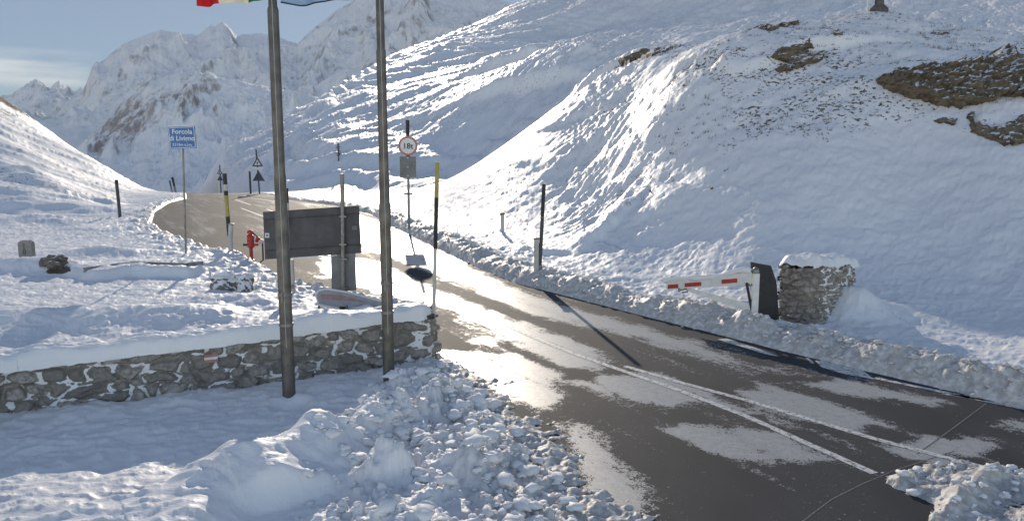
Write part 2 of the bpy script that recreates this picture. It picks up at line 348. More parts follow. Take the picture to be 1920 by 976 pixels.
# ------------------------------------------------------------------ materials
class NT:
    def __init__(s, name):
        s.m = bpy.data.materials.new(name); s.m.use_nodes = True; s.t = s.m.node_tree; s.n, s.l = s.t.nodes, s.t.links
        s.n.clear(); s.o = s.n.new('ShaderNodeOutputMaterial'); s.b = s.n.new('ShaderNodeBsdfPrincipled'); s.l.new(s.b.outputs[0], s.o.inputs[0])
        s.tc = s.n.new('ShaderNodeTexCoord')
    def put(s, sock, v):
        if isinstance(v, (int, float)): sock.default_value = v
        elif isinstance(v, tuple): sock.default_value = v if len(v) == 4 or sock.type == 'VECTOR' else v+(1,)
        else: s.l.new(v, sock)
    def noise(s, scale, detail=4, rough=.55, vec=None, mapscale=None, dist=0):
        n = s.n.new('ShaderNodeTexNoise'); n.inputs['Scale'].default_value = scale; n.inputs['Detail'].default_value = detail
        n.inputs['Roughness'].default_value = rough; n.inputs['Distortion'].default_value = dist
        v = vec or s.tc.outputs['Object']
        if mapscale:
            mm = s.n.new('ShaderNodeMapping'); mm.inputs['Scale'].default_value = mapscale[:3]
            if len(mapscale) > 3: mm.inputs['Rotation'].default_value = (0,0,mapscale[3])
            s.l.new(v, mm.inputs[0]); v = mm.outputs[0]
        s.l.new(v, n.inputs['Vector']); return n.outputs[0]
    def math(s, op, a, b=0.0, c=None, clamp=False):
        n = s.n.new('ShaderNodeMath'); n.operation = op; n.use_clamp = clamp; s.put(n.inputs[0], a); s.put(n.inputs[1], b)
        if c is not None: s.put(n.inputs[2], c)
        return n.outputs[0]
    def rng(s, v, a, b, c=0.0, d=1.0):
        n = s.n.new('ShaderNodeMapRange'); n.interpolation_type = 'SMOOTHSTEP'; s.put(n.inputs[0], v)
        for i, x in enumerate((a, b, c, d)): s.put(n.inputs[1+i], x)
        return n.outputs[0]
    def mix(s, f, a, b):
        n = s.n.new('ShaderNodeMix'); n.data_type = 'RGBA'; s.put(n.inputs['Factor'], f); s.put(n.inputs['A'], a); s.put(n.inputs['B'], b); return n.outputs['Result']
    def attr(s, name):
        n = s.n.new('ShaderNodeAttribute'); n.attribute_name = name; return n.outputs['Fac']
    def bump(s, h, strength=.5, dist=.02, prev=None):
        n = s.n.new('ShaderNodeBump'); n.inputs['Strength'].default_value = strength; n.inputs['Distance'].default_value = dist
        s.put(n.inputs['Height'], h)
        if prev is not None: s.l.new(prev, n.inputs['Normal'])
        return n.outputs[0]
    def set(s, **k):
        for a, v in k.items(): s.put(s.b.inputs[a.replace('_', ' ')], v)
        return s.m
SNOW = (0.77, 0.775, 0.785)
def snow_ground():
    s = NT('snow_ground')
    rock = s.attr('rock'); dirt = s.attr('dirt'); veg = s.attr('veg')
    n1 = s.noise(3.2, 5, .6, mapscale=(1,1,1.5)); n2 = s.noise(.35, 3)
    spk = s.rng(s.math('ADD', s.noise(5.5, 5, .65, mapscale=(1,1,1.3)), s.math('MULTIPLY', veg, .24)), .74, .79)
    spk = s.math('MULTIPLY', spk, s.rng(veg, .02, .2))
    mask = s.math('MAXIMUM', s.rng(s.math('ADD', rock, s.math('MULTIPLY', s.math('SUBTRACT', n1, .5), 1.2)), .45, .55), spk)
    rcol = s.mix(s.noise(1.4, 5), (.055,.045,.036), (.16,.125,.09))
    dcol = s.mix(s.rng(s.noise(9, 4), .35, .75), (.30,.275,.245), (.66,.65,.63))
    base = s.mix(dirt, s.mix(s.rng(n2, .3, .7), SNOW, (.73,.74,.76)), dcol)
    base = s.mix(mask, base, rcol)
    b = s.bump(s.noise(2.4, 5, .62, mapscale=(1,2.2,1,.5)), .30, .05)
    b = s.bump(s.noise(8, 4, .65, mapscale=(1,1.8,1,.5)), .30, .03, b)
    b = s.bump(s.noise(22, 3, .6), .35, .012, b)
    b = s.bump(s.noise(90, 2, .6), .25, .004, b)
    s.set(Base_Color=base, Roughness=s.rng(mask, 0, 1, .55, .9), Normal=b); s.b.inputs['Specular IOR Level'].default_value = .25
    return s.m
M_snow = snow_ground()
def simple(name, c, rough=.6, metal=0.0, var=.25, scale=6, bumpd=.003, spec=.5, c2=None):
    s = NT(name); c2 = c2 or tuple(x*(1-var) for x in c)
    n = s.noise(scale, 5, .6); s.set(Base_Color=s.mix(s.rng(n,.3,.7), c, c2), Roughness=s.rng(n,.3,.7,rough,min(1,rough+.15)), Metallic=metal)
    s.b.inputs['Normal'].is_linked or s.put(s.b.inputs['Normal'], s.bump(s.noise(scale*6, 3), .3, bumpd)); s.b.inputs['Specular IOR Level'].default_value = spec
    return s.m
M_white_snow = simple('snow', SNOW, .6, 0, .04, 8, .012, .25)
M_galv = simple('galvanised_steel', (.27,.265,.25), .42, .75, .3, 9, .001)
M_flagpole = simple('weathered_grey_pole', (.18,.165,.145), .45, .6, .35, 5, .001)
M_dark = simple('dark_metal_panel', (.085,.085,.09), .5, .3, .25, 3, .001)
M_grey = simple('grey_panel_back', (.20,.205,.21), .5, .4, .2, 3, .001)
M_black = simple('black_paint', (.022,.022,.024), .5, 0, .3, 10)
M_yellow = simple('faded_yellow_paint', (.42,.36,.10), .45, 0, .25, 8)
M_white = simple('white_paint', (.74,.74,.72), .4, 0, .15, 8)
M_red = simple('red_paint', (.5,.035,.03), .45, 0, .25, 8)
M_pink = simple('faded_red_paint', (.52,.20,.18), .5, 0, .25, 8)
M_blue = simple('blue_sign_face', (.035,.16,.42), .4, 0, .12, 5)
M_conc = simple('weathered_concrete', (.28,.275,.26), .85, 0, .35, 6, .01)
M_ice = NT('ice').set(Base_Color=(.85,.9,.95), Roughness=.08, Transmission_Weight=.7)
M_pole_pale = simple('pale_plastic_post', (.55,.54,.50), .5, 0, .2, 8)
M_line = None
# ------------------------------------------------------------------ ground sheet
tin = np.arange(-.665, .6651, .00112)
tl = -.665-np.cumsum(np.linspace(.0015,.012,70)); tr = .665+np.cumsum(np.linspace(.0015,.012,70))
TX = np.r_[tl[::-1], tin, tr]
lo = 4.2; steps = [lo]
while steps[-1] < 700:
    y = steps[-1]; steps.append(y*(1+(.0042 if y < 34 else .0050 if y < 120 else .006)))
YY = np.array(steps)
gx = TX[None]*YY[:,None]; gy = np.repeat(YY[:,None], len(TX), 1)
gz, sdr, isR, tb, dW, spile, s1, s2 = terrain(gx, gy, True)
dirt = np.zeros_like(gz)
dirt = np.where(isR & (gy < 80), np.clip(sm(tb,-.1,.1)*sm(tb,1.05,.45),0,1)*.75, dirt)
dirt = np.where(sdr > -.05, np.maximum(dirt, .8), dirt)
dirt = np.maximum(dirt, .55*sm(s1, -.5, .1)*(gy < 16))
dirt = np.maximum(dirt, .35*sm(sdr, -1.6, -.1)*(~isR))
dirt = np.maximum(dirt, .2*sm(spile, 0, .6)*sm(fbm(gx*1.5, gy*1.5, 3, 5), .0, .6))
txx = gx/gy
hr = sm(txx,.12,.22)*sm(gy,27,31)*sm(gy,75,60)
veg = hr*np.clip(.40+1.3*fbm(gx*.12, gy*.12, 3, 201)+1.2*fbm(gx*.7, gy*.7, 3, 207), 0, 1)
veg = np.maximum(veg, sm(gy,70,100)*np.clip(.48+.9*fbm(gx*.03, gy*.07, 3, 203)+.5*fbm((gx*.55+gy*.83)*.12, (gy*.55-gx*.83)*.5, 3, 205),0,.75))
veg = np.maximum(veg, (.44+.45*np.clip(fbm(gx*.5,gy*.5,3,206),0,1))*sm(txx,.0,.06)*sm(gy,30,38)*sm(gy,75,62))
veg = np.maximum(veg, .62*sm(txx,-.36,-.42)*sm(gy,36,50)*np.clip(.6+1.5*fbm(gx*.1,gy*.2,3,208),0,1.3))
veg = np.maximum(veg, .55*sm(txx,-.5,-.58)*sm(gy,60,80))
def spot(u, v, D, ru, rd):      # stony patch by place: centre, half width, half depth in metres
    X, Y, _ = at(u, v, D); return np.exp(-(((gx-X)/ru)**2+((gy-Y)/rd)**2)**1.5)
cl_ = np.clip(.5+1.6*fbm(gx*.8, gy*.8, 3, 209), 0, 1); veg = np.maximum(veg, cl_*.95*spot(1500,175,34,2.4,1.2)); veg = np.maximum(veg, cl_*.9*spot(1420,215,32,2.0,1.6))
veg = np.maximum(veg, .8*spot(1090,412,31,.8,.5)); veg = np.maximum(veg, cl_*.8*spot(1370,260,30.5,1.5,1.5)); veg = np.maximum(veg, cl_*.8*spot(1230,270,33,2.2,1.6)); veg = np.maximum(veg, cl_*.85*spot(1690,215,30,1.2,.8)); veg = np.maximum(veg, cl_*.9*spot(1800,110,33,5,1.2)); veg = np.maximum(veg, cl_*.8*spot(1850,205,28,3,.8)); veg *= .9
rock = np.zeros_like(gz)
for a in ((1210,100,54,1.6,.8),(1260,92,56,1.2,.6),(1360,352,29,.16,.12),(1545,35,50,1,.5)):
    rock = np.maximum(rock, .62*spot(*a))
rock = np.maximum(rock, .85*spot(-20,190,105,6,6)); rock = np.maximum(rock, .7*spot(110,520,23.5,.5,.3))
ground = grid_mesh('ground', gx, gy, gz, M_snow, dict(dirt=dirt, veg=veg, rock=rock))
tag(ground, kind='structure')
del gx, gy, gz
# snow field around and behind the viewpoint
bx = np.linspace(-60, 60, 60); by = np.linspace(-60, 4.3, 40); BX, BY = np.meshgrid(bx, by)
sf = grid_mesh('snow_field', BX, BY, -.12+.05*fbm(BX*.2,BY*.2,2,3), M_white_snow, {}); tag(sf, kind='structure')
# ------------------------------------------------------------------ road sheet with paler, smoother film patches
FILM_PATCHES = [[(672,402),(760,436),(850,485),(1000,556),(1150,597),(1300,638),(1400,680),(1505,702),(1430,694),(1250,652),(1115,617),(1010,594),(900,548),(800,508),(690,468),(655,430)],
 [(600,470),(700,490),(830,545),(1000,612),(1120,655),(1165,692),(1060,688),(990,655),(900,608),(820,570),(700,548),(600,520)],
 [(1060,712),(1200,702),(1300,735),(1320,757),(1250,766),(1150,742)], [(1380,740),(1430,724),(1530,746),(1655,795),(1600,806),(1480,790),(1400,765)],
 [(1240,802),(1330,796),(1480,830),(1545,862),(1440,862),(1300,832)], [(1640,832),(1720,815),(1850,820),(1885,842),(1790,872),(1700,862)],
 [(1480,718),(1570,714),(1775,755),(1700,756),(1560,738)], [(815,655),(880,655),(960,668),(1040,700),(1060,740),(1010,770),(930,740)], [(1040,790),(1100,800),(1230,930),(1150,960),(1080,860)],
 [(890,640),(915,634),(930,641),(912,646)], [(935,632),(970,630),(985,640),(945,640)], [(950,664),(975,664),(980,672),(955,673)],
 [(1180,700),(1250,705),(1400,760),(1500,790),(1640,850),(1620,852),(1480,800),(1300,745)], [(1860,790),(1960,780),(2100,830),(1960,815)]]
tr_ = np.arange(-.46, .75, .0016); ys = [4.4]
while ys[-1] < 150: ys.append(ys[-1]*1.0045)
ys = np.array(ys); rx = tr_[None]*ys[:,None]; ry = np.repeat(ys[:,None], len(tr_), 1)
rs = seg_dist(ROAD, rx, ry)
pale_film = np.zeros_like(rx)
for P in FILM_PATCHES:
    A = poly(P); w = .16+.016*A[:,1].mean(); d = seg_dist(A, rx+.10*fbm(rx*1.3,ry*1.3,3,301), ry+.25*fbm(rx*1.3,ry*1.3,3,302))
    pale_film = np.maximum(pale_film, sm(d, -w, w))
farw = sm(ry, 27, 40)
pale_film = np.maximum(pale_film, .36*farw*sm(fbm((rx+.53*ry)*.8, ry*.12, 3, 305), -.35, .3))
alg, acr = -.47*rx+.883*ry, .883*rx+.47*ry
pale_film = pale_film + .40*fbm(acr*1.8, alg*.16, 4, 311)*(1-.5*farw) + .10*fbm(acr*7, alg*.5, 2, 315)
road = grid_mesh('road', rx, ry, roadz(ry), None, dict(pale_film=pale_film))
bm = bmesh.new(); bm.from_mesh(road.data); bm.verts.ensure_lookup_table()
kill = np.where(rs.ravel() < -.5)[0]; bmesh.ops.delete(bm, geom=[bm.verts[i] for i in kill], context='VERTS'); bm.to_mesh(road.data); bm.free()
s = NT('patchy_asphalt'); w = s.attr('pale_film')
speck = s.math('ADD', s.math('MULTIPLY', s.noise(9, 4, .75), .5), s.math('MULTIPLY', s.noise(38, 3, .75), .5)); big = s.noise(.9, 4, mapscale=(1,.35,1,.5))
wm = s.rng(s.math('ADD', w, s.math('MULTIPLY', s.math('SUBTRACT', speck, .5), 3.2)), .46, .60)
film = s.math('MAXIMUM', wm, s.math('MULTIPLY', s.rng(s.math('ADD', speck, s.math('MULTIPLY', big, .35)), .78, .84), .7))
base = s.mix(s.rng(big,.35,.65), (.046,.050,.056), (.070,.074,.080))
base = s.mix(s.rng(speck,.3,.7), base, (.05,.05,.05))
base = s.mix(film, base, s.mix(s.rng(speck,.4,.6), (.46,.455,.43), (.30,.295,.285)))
b = s.bump(s.noise(160, 2, .7), .5, .004); b = s.bump(s.noise(1.2, 3), .15, .02, b)
s.set(Base_Color=base, Roughness=s.rng(film, 0, 1, .72, .38), Normal=b); s.put(s.b.inputs['Specular IOR Level'], s.rng(film,0,1,.09,.7))
road.data.materials.clear(); road.data.materials.append(s.m); tag(road, kind='structure')
# painted markings
s = NT('road_paint'); n = s.noise(14, 5, .7)
s.set(Base_Color=s.mix(s.rng(n,.47,.62), (.66,.655,.63), (.16,.155,.15)), Roughness=.5, Normal=s.bump(s.noise(120,2),.3,.003)); M_line = s.m
def strip(P, w, zoff, taper=False):
    V, Fc = [], []; P = [Vector((p[0], p[1])) for p in P]; Q = []
    for i in range(len(P)-1):
        n = max(1, int((P[i+1]-P[i]).length/.8))
        for k in range(n): Q.append(P[i].lerp(P[i+1], k/n))
    Q.append(P[-1])
    for i, p in enumerate(Q):
        d = (Q[min(i+1,len(Q)-1)]-Q[max(i-1,0)]).normalized(); nn = Vector((-d.y, d.x))*w/2
        z = float(roadz(np.array(p.y)))+zoff
        V += [(p.x+nn.x, p.y+nn.y, z), (p.x-nn.x, p.y-nn.y, z)]
        if i: k = 2*i; Fc.append((k-2, k-1, k+1, k))
    return V, Fc
mV, mF = [], []
def addm(V, Fc):
    k = len(mV); mV.extend(V); mF.extend([tuple(k+i for i in f) for f in Fc])
def flat(px, zoff=.004):
    P = [G(*p) for p in px]; addm([(x, y, zoff) for x, y in P], [tuple(range(len(P)))])
addm(*strip([G(1640,887),(G(1400,780)),G(1270,730),G(1160,692),G(1080,664),G(1000,632),G(900,588),G(800,540),G(700,492)], .12, .004))
addm(*strip([G(1960,905),G(1850,877),G(1640,822),G(1400,750),G(1270,715),G(1172,686)], .12, .004))
addm(*strip([G(2050,795),G(1920,766),G(1780,737),G(1640,708)], .12, .004))
flat([(1345,636),(1362,634),(1400,646),(1462,668),(1440,665),(1390,650)]); flat([(1528,676),(1545,675),(1616,693),(1640,711),(1580,700),(1540,688)])
flat([(1510,670),(1516,670),(1528,681),(1522,681)]); flat([(1762,738),(1850,742),(1920,750),(1905,757),(1840,750)])
for a, b in (((440,374),(470,384)),((500,392),(530,402)),((470,371),(520,378))): addm(*strip([G(*a),G(*b)], .15, .004))
addm(*strip([G(452,390),G(500,408),G(560,432)], .12, .004))
me = bpy.data.meshes.new('road_markings'); me.from_pydata(mV, [], mF); me.materials.append(M_line)
o = bpy.data.objects.new('road_markings', me); col.objects.link(o); tag(o, kind='structure')
mV, mF = [], []
addm(*strip([G(1500,980),G(1560,935),G(1620,905),G(1680,880),G(1790,845),G(1720,800)][:5], .018, .0025)); addm(*strip([G(1720,850),G(1790,800),G(1850,755)], .018, .003))
me = bpy.data.meshes.new('road_seams'); me.from_pydata(mV, [], mF); me.materials.append(simple('seam_frost', (.20,.20,.20), .8, 0, .6, 30))
o = bpy.data.objects.new('road_seams', me); col.objects.link(o); tag(o, kind='structure')
# ------------------------------------------------------------------ far mountains
def mountain_mat(name, thr, rockc, rockc2, scale, streak):
    s = NT(name); geo = s.n.new('ShaderNodeNewGeometry'); sx = s.n.new('ShaderNodeSeparateXYZ'); s.l.new(geo.outputs['Normal'], sx.inputs[0])
    n = s.noise(scale, 8, .65, mapscale=(1,1,streak)); n2 = s.noise(scale*.2, 3)
    rk = s.attr('rock')
    v = s.math('ADD', s.math('MULTIPLY', s.math('SUBTRACT', 1.0, sx.outputs['Z']), .55), s.math('ADD', s.math('MULTIPLY', n, 1.3), s.math('MULTIPLY', rk, .26)))
    m = s.rng(v, thr-.12, thr+.22, 0, .9)
    s.set(Base_Color=s.mix(m, SNOW, s.mix(s.rng(n2,.35,.65), rockc, rockc2)), Roughness=.8, Normal=s.bump(n, .6, 1/scale*.18)); s.b.inputs['Specular IOR Level'].default_value = .15
    return s.m
def mountain(name, sil, Dr, depth, zb, amp, scale, mat, seed, nd=260, nx=700, top=False, floor=None, rockband=None, spread=.25, Dvar=None):
    us = np.array([p[0] for p in sil], float); vs_ = np.array([p[1] for p in sil], float)
    u = np.linspace(us[0], us[-1], nx); v = np.interp(u, us, vs_)
    D0 = Dr if Dvar is None else np.interp(u, *zip(*Dvar))
    tx = (u-960)/F; zr = np.array([hgt(a, 1.0)-CH for a in v])*D0+CH
    fine = fbm(u/16.0, u*0+seed, 4, seed+9, .6)*amp*.05; zr = zr+fine
    sN = np.r_[np.linspace(-.6, 0, 60)[:-1], np.linspace(0, 1, nd), np.linspace(1, 1+spread, 40)[1:]]
    S, U = np.meshgrid(sN, u, indexing='ij'); ZR = np.broadcast_to(zr, S.shape); TXm = (U-960)/F
    D = D0-depth*(1-S); X = TXm*D; Y = D
    z = np.where(S < 0, zb+S*(floor if floor is not None else depth*.15), np.where(S <= 1, zb+(ZR-zb)*(np.where(S < .9, .965*(np.clip(S,0,1)/.9)**.92, .965+.35*(S-.9)) if top else np.clip(S,0,1)**.92), ZR-(S-1)*depth*.75))
    env = np.where(S < 1, np.clip(S+.15,0,1)*np.clip(1-S,0,1)**.8*1.9, 0)+.012
    z = z+amp*env*(ridged(X/scale, Y/(scale*1.9), 6, seed, .55)-.8) + amp*.25*env*fbm(X/scale*5, Y/scale*3, 4, seed+4, .6)
    rk = np.zeros_like(z)
    if rockband is not None: rk = rockband(U, S)
    o = grid_mesh(name, X, Y, z, mat, dict(rock=rk)); tag(o, kind='structure'); return o
M_far = mountain_mat('far_mountain_rock_and_snow', .94, (.13,.13,.14), (.20,.19,.19), .02, .5)
M_mid = mountain_mat('near_mountain_rock_and_snow', 1.11, (.19,.145,.13), (.27,.215,.19), .05, .35)
def band1(U, S):
    e = sm(S,.45,.7)*sm(S,1.0,.93)*sm(U, 470, 380)*sm(U,160,220)+.55*sm(U,150,200)*sm(U,330,230)*sm(S,.3,.6)
    return e*1.0 - .35*(1-sm(S,.3,.6))
mountain('near_mountain', [(20,330),(90,300),(150,280),(200,236),(250,188),(300,152),(345,137),(372,134),(400,138),(440,150),(530,166),(580,178),(640,188),(760,205),(900,200)],
         1150, 330, -70, 26, 90, M_mid, 401, top=True, floor=50, rockband=band1, nd=330)
mountain('saddle_slope', [(430,178),(500,172),(560,176),(600,160),(640,135),(660,128),(720,140),(800,120),(900,110)], 1650, 330, 20, 45, 150, M_far, 431, nd=160, floor=30, nx=300)
mountain('far_mountain', [(60,232),(110,226),(150,182),(170,170),(200,122),(235,94),(280,70),(320,56),(350,62),(385,66),(410,50),(435,42),(460,66),(500,62),(530,68),(568,82),(600,52),(640,20),(670,2),(700,-20),(800,-60),(900,-20),(960,10),(1020,8),(1100,-30),(1250,-60)],
         2700, 900, 60, 68, 330, M_far, 411, nd=360, nx=900, floor=300)
mountain('distant_peak', [(-120,230),(-40,215),(30,186),(45,172),(70,159),(95,158),(105,166),(130,178),(160,190),(260,215)], 4200, 900, 130, 90, 420, M_far, 451, nd=200, nx=300, floor=250)
mountain('distant_peak', [(40,200),(90,176),(112,163),(128,151),(140,163),(152,172),(185,170),(260,180)], 5200, 900, 200, 100, 400, M_far, 471, nd=200, nx=300, floor=200)
# ------------------------------------------------------------------ air between here and the far mountains
me = bpy.data.meshes.new('haze'); bm = bmesh.new(); bmesh.ops.create_cube(bm, size=1)
for vv in bm.verts: vv.co = Vector((vv.co.x*16000, 3400+vv.co.y*7400, (-700 if vv.co.z < 0 else 1250)))
bm.to_mesh(me); bm.free()
hz = bpy.data.materials.new('haze'); hz.use_nodes = True; t = hz.node_tree; t.nodes.clear()
ho = t.nodes.new('ShaderNodeOutputMaterial'); pv = t.nodes.new('ShaderNodeVolumePrincipled'); t.links.new(pv.outputs[0], ho.inputs['Volume'])
pv.inputs['Color'].default_value = (.60,.74,.95,1); pv.inputs['Density'].default_value = 0.8e-4; pv.inputs['Anisotropy'].default_value = .2
me.materials.append(hz); o = bpy.data.objects.new('haze', me); col.objects.link(o); tag(o, 'thin blue haze hanging over the whole valley', 'haze', kind='stuff')

# ------------------------------------------------------------------ thing helpers
class MB:
    def __init__(s): s.v, s.f = [], []
    def add(s, V, Fc):
        k = len(s.v); s.v += [tuple(p) for p in V]; s.f += [tuple(k+i for i in f) for f in Fc]; return s
    def tube(s, pts, r, n=12, cap=True):
        pts = [Vector(p) for p in pts]; rs_ = r if isinstance(r, (list, tuple)) else [r]*len(pts); V, Fc = [], []; ref = None
        for i, p in enumerate(pts):
            d = (pts[min(i+1,len(pts)-1)]-pts[max(i-1,0)])
            d = d.normalized() if d.length > 1e-9 else Vector((0,0,1))
            if ref is None: ref = Vector((1,0,0)) if abs(d.x) < .8 else Vector((0,1,0))
            a = (ref-d*ref.dot(d)).normalized(); ref = a; b = d.cross(a)
            for k in range(n):
                t = 6.28318*k/n; V.append(p+(a*math.cos(t)+b*math.sin(t))*rs_[i])
        for i in range(len(pts)-1):
            for k in range(n): Fc.append((i*n+k, i*n+(k+1)%n, (i+1)*n+(k+1)%n, (i+1)*n+k))
        if cap: Fc += [tuple(range(n))[::-1], tuple((len(pts)-1)*n+k for k in range(n))]
        return s.add(V, Fc)
    def box(s, c, size, rz=0, ry=0, bev=.0):
        bm = bmesh.new(); bmesh.ops.create_cube(bm, size=1)
        for v in bm.verts: v.co = Vector((v.co.x*size[0], v.co.y*size[1], v.co.z*size[2]))
        if bev: bmesh.ops.bevel(bm, geom=bm.edges[:], offset=bev, segments=2, affect='EDGES')
        M = Matrix.Translation(Vector(c)) @ Matrix.Rotation(rz,4,'Z') @ Matrix.Rotation(ry,4,'Y'); bm.verts.index_update()
        s.add([M @ v.co for v in bm.verts], [[v.index for v in f.verts] for f in bm.faces]); bm.free(); return s
    def prism(s, pts, y0, y1):        # outline in x,z, thickness along y
        n = len(pts); V = [(x, y0, z) for x, z in pts]+[(x, y1, z) for x, z in pts]
        return s.add(V, [tuple(range(n)), tuple(range(2*n-1, n-1, -1))]+[(i+n, (i+1)%n+n, (i+1)%n, i) for i in range(n)])
    def build(s, name, mat, parent=None, smooth=False):
        me = bpy.data.meshes.new(name); me.from_pydata(s.v, [], s.f); me.materials.append(mat)
        bm = bmesh.new(); bm.from_mesh(me); bmesh.ops.recalc_face_normals(bm, faces=bm.faces[:]); bm.to_mesh(me); bm.free()
        if smooth:
            me.polygons.foreach_set('use_smooth', [True]*len(me.polygons))
            try: me.set_sharp_from_angle(angle=R(40))
            except Exception: pass
        o = bpy.data.objects.new(name, me); col.objects.link(o); o.parent = parent; return o
def root(name, loc, label, cat, group=None, rz=0):
    o = bpy.data.objects.new(name, None); o.empty_display_size = .2; col.objects.link(o); o.location = loc; o.rotation_euler = (0,0,rz)
    return tag(o, label, cat, group)
def lettering(txt, size, loc, mat, parent, name='lettering', rz=0, depth=.002, align='CENTER', wide=1.0, bold=.0):
    c = bpy.data.curves.new('txt', 'FONT'); c.body = txt; c.size = size; c.align_x = align; c.align_y = 'CENTER'; c.extrude = depth; c.offset = bold
    t = bpy.data.objects.new('txt', c); col.objects.link(t); dg = bpy.context.evaluated_depsgraph_get()
    me = bpy.data.meshes.new_from_object(t.evaluated_get(dg)); bpy.data.objects.remove(t); me.name = name
    me.transform(Matrix.Translation(Vector(loc)) @ Matrix.Rotation(rz,4,'Z') @ Matrix.Rotation(math.pi/2,4,'X') @ Matrix.Diagonal((wide,1,1,1)))
    me.materials.clear(); me.materials.append(mat); o = bpy.data.objects.new(name, me); col.objects.link(o); o.parent = parent; return o
def ground_at(u, v, D):
    X, Y, _ = at(u, v, D); return Vector((X, Y, tz(X, Y)))
def hit_curve(u, D0, D1, n=260):
    Ds = np.geomspace(D0, D1, n); a = (u-960)/F; b, c = CP, -SP
    X = a*Ds/ CP        # near enough for the lateral place of a column
    for _ in range(2):
        Z = terrain(X, Ds); w = (Z-CH)/Ds           # = (-SP+k*CP)/(CP+k*SP)
        k = (w*CP+SP)/(CP-w*SP); X = a*Ds/(CP+k*SP)
    v = 488-k*F
    vis = np.minimum.accumulate(v); ok = v <= vis+1e-6
    return Ds[ok], v[ok], X[ok], Z[ok]
# ------------------------------------------------------------------ flagpoles
def flagpole(u0, v0, ut, D, steps, label):
    b = ground_at(u0, v0, D); _, _, _ = b; bx, by = b.x, b.y
    t = Vector(at(ut, 0, D)); t = b+(t-b)*1.32
    r = root('flagpole', b, label, 'flagpole', 'tall grey flagpoles in front of the stone wall')
    L = t-b; pts, rr = [], []
    for f0, ra, rb in steps: pts += [L*f0]; rr += [ra]; pts += [L*(f0+.006)]; rr += [rb]
    pts = [L*-.04]+pts+[L]; rr = [rr[0]]+rr+[rr[-1]*.95]
    MB().tube(pts, rr, 20).build('pole', M_flagpole, r, True)
    MB().tube([L, L+Vector((0,0,.05)), L+Vector((0,0,.1))], [.05,.06,.01], 14).build('cap', M_galv, r, True)
    for f in (.14, .20):
        c = L*f; MB().tube([c, c+Vector((0,0,.045))], steps[0][1]*1.12, 18).build('strap', M_galv, r, True)
    c = L*.20; m = MB(); m.box((c.x,c.y-rr[0]-.03,c.z),(.02,.06,.03)); m.box((c.x,c.y-rr[0]-.06,c.z),(.02,.02,.16),0,0,.004); m.build('cleat', M_galv, r)
    MB().tube([L*.1+Vector((.02,-rr[0]-.012,0)), L*.99+Vector((.01,-rr[-1]-.012,0))], .004, 6).build('rope', M_pole_pale, r)
    return r, b, t
fp1, fb1, ft1 = flagpole(543, 762, 511, 11.95, [(0,.098,.098),(.36,.098,.087),(.43,.087,.080),(.74,.080,.062)], 'left grey flagpole rising before the wall with the red and white flag')
fp2, fb2, ft2 = flagpole(730, 737, 712, 12.55, [(0,.092,.092),(.36,.092,.080),(.42,.080,.074),(.66,.074,.062)], 'right grey flagpole rising before the wall nearer its rounded end')
def cloth_mat(name, c):
    s = NT(name); s.set(Base_Color=c, Roughness=.8, Normal=s.bump(s.noise(180,2),.2,.002)); s.b.inputs['Specular IOR Level'].default_value = .1
    tr = s.n.new('ShaderNodeBsdfTranslucent'); tr.inputs[0].default_value = tuple(min(1,x*1.1) for x in c)+(1,)
    mx = s.n.new('ShaderNodeMixShader'); mx.inputs[0].default_value = .45; s.l.new(s.b.outputs[0], mx.inputs[1]); s.l.new(tr.outputs[0], mx.inputs[2]); s.l.new(mx.outputs[0], s.o.inputs[0])
    return s.m
C_green, C_whitec, C_redc = cloth_mat('green_cloth', (.05,.22,.09)), cloth_mat('white_cloth', (.75,.72,.62)), cloth_mat('red_cloth', (.62,.05,.06))
C_blue, C_hem = cloth_mat('pale_blue_cloth', (.42,.55,.70)), cloth_mat('dark_hem', (.08,.10,.16))
def flag(u0, u1, bottom, hgt_m, D, stripes, label, seed, hem=None):
    xs = np.array([p[0] for p in bottom], float); vs2 = np.array([p[1] for p in bottom], float)
    base = Vector(at(u0, bottom[-1][1], D)); r = root('flag', base, label, 'flag')
    for nm, a, b2, mat in stripes:
        m = MB(); nu, nv = 26, 22; V = []
        for j in range(nv):
            for i in range(nu):
                f = a+(b2-a)*i/(nu-1); u = u0+(u1-u0)*f; g = j/(nv-1)
                vb = np.interp(u, xs, vs2); X, Y, Z = at(u, vb, D)
                wv = .10*math.sin(f*11+seed+g*2.2)*(.25+f)+.03*math.sin(f*27+g*5+seed)
                V.append((X-base.x+.02*math.sin(g*7+f*5), -wv*1.0, Z-base.z+g*hgt_m+.02*math.sin(f*16)*g))
        m.add(V, [(j*nu+i, j*nu+i+1, (j+1)*nu+i+1, (j+1)*nu+i) for j in range(nv-1) for i in range(nu-1)])
        m.add([(p[0], p[1]+.003, p[2]) for p in V], [(j*nu+i, (j+1)*nu+i, (j+1)*nu+i+1, j*nu+i+1) for j in range(nv-1) for i in range(nu-1)])
        me = bpy.data.meshes.new(nm); me.from_pydata(m.v, [], m.f); me.materials.append(mat); me.polygons.foreach_set('use_smooth', [True]*len(me.polygons))
        o = bpy.data.objects.new(nm, me); col.objects.link(o); o.parent = r
        if hem:
            MB().tube([Vector(V[i])+Vector((0,-.006,0)) for i in range(nu)], .011, 6).build('hem', hem, o, True)
flag(506, 368, [(368,10),(390,11),(415,9),(440,6),(480,2),(506,-2)], .85, 11.95, [('green_stripe',0,.33,C_green),('white_stripe',.33,.66,C_whitec),('red_stripe',.66,1,C_redc)], 'red, white and green flag waving beside the left flagpole', 1.0)
flag(707, 531, [(531,6),(545,8),(562,9),(600,5),(640,0),(680,-6),(707,-10)], .9, 12.5, [('cloth',0,1,C_blue)], 'pale blue flag with dark hem flying between both flagpoles', 2.4, C_hem)
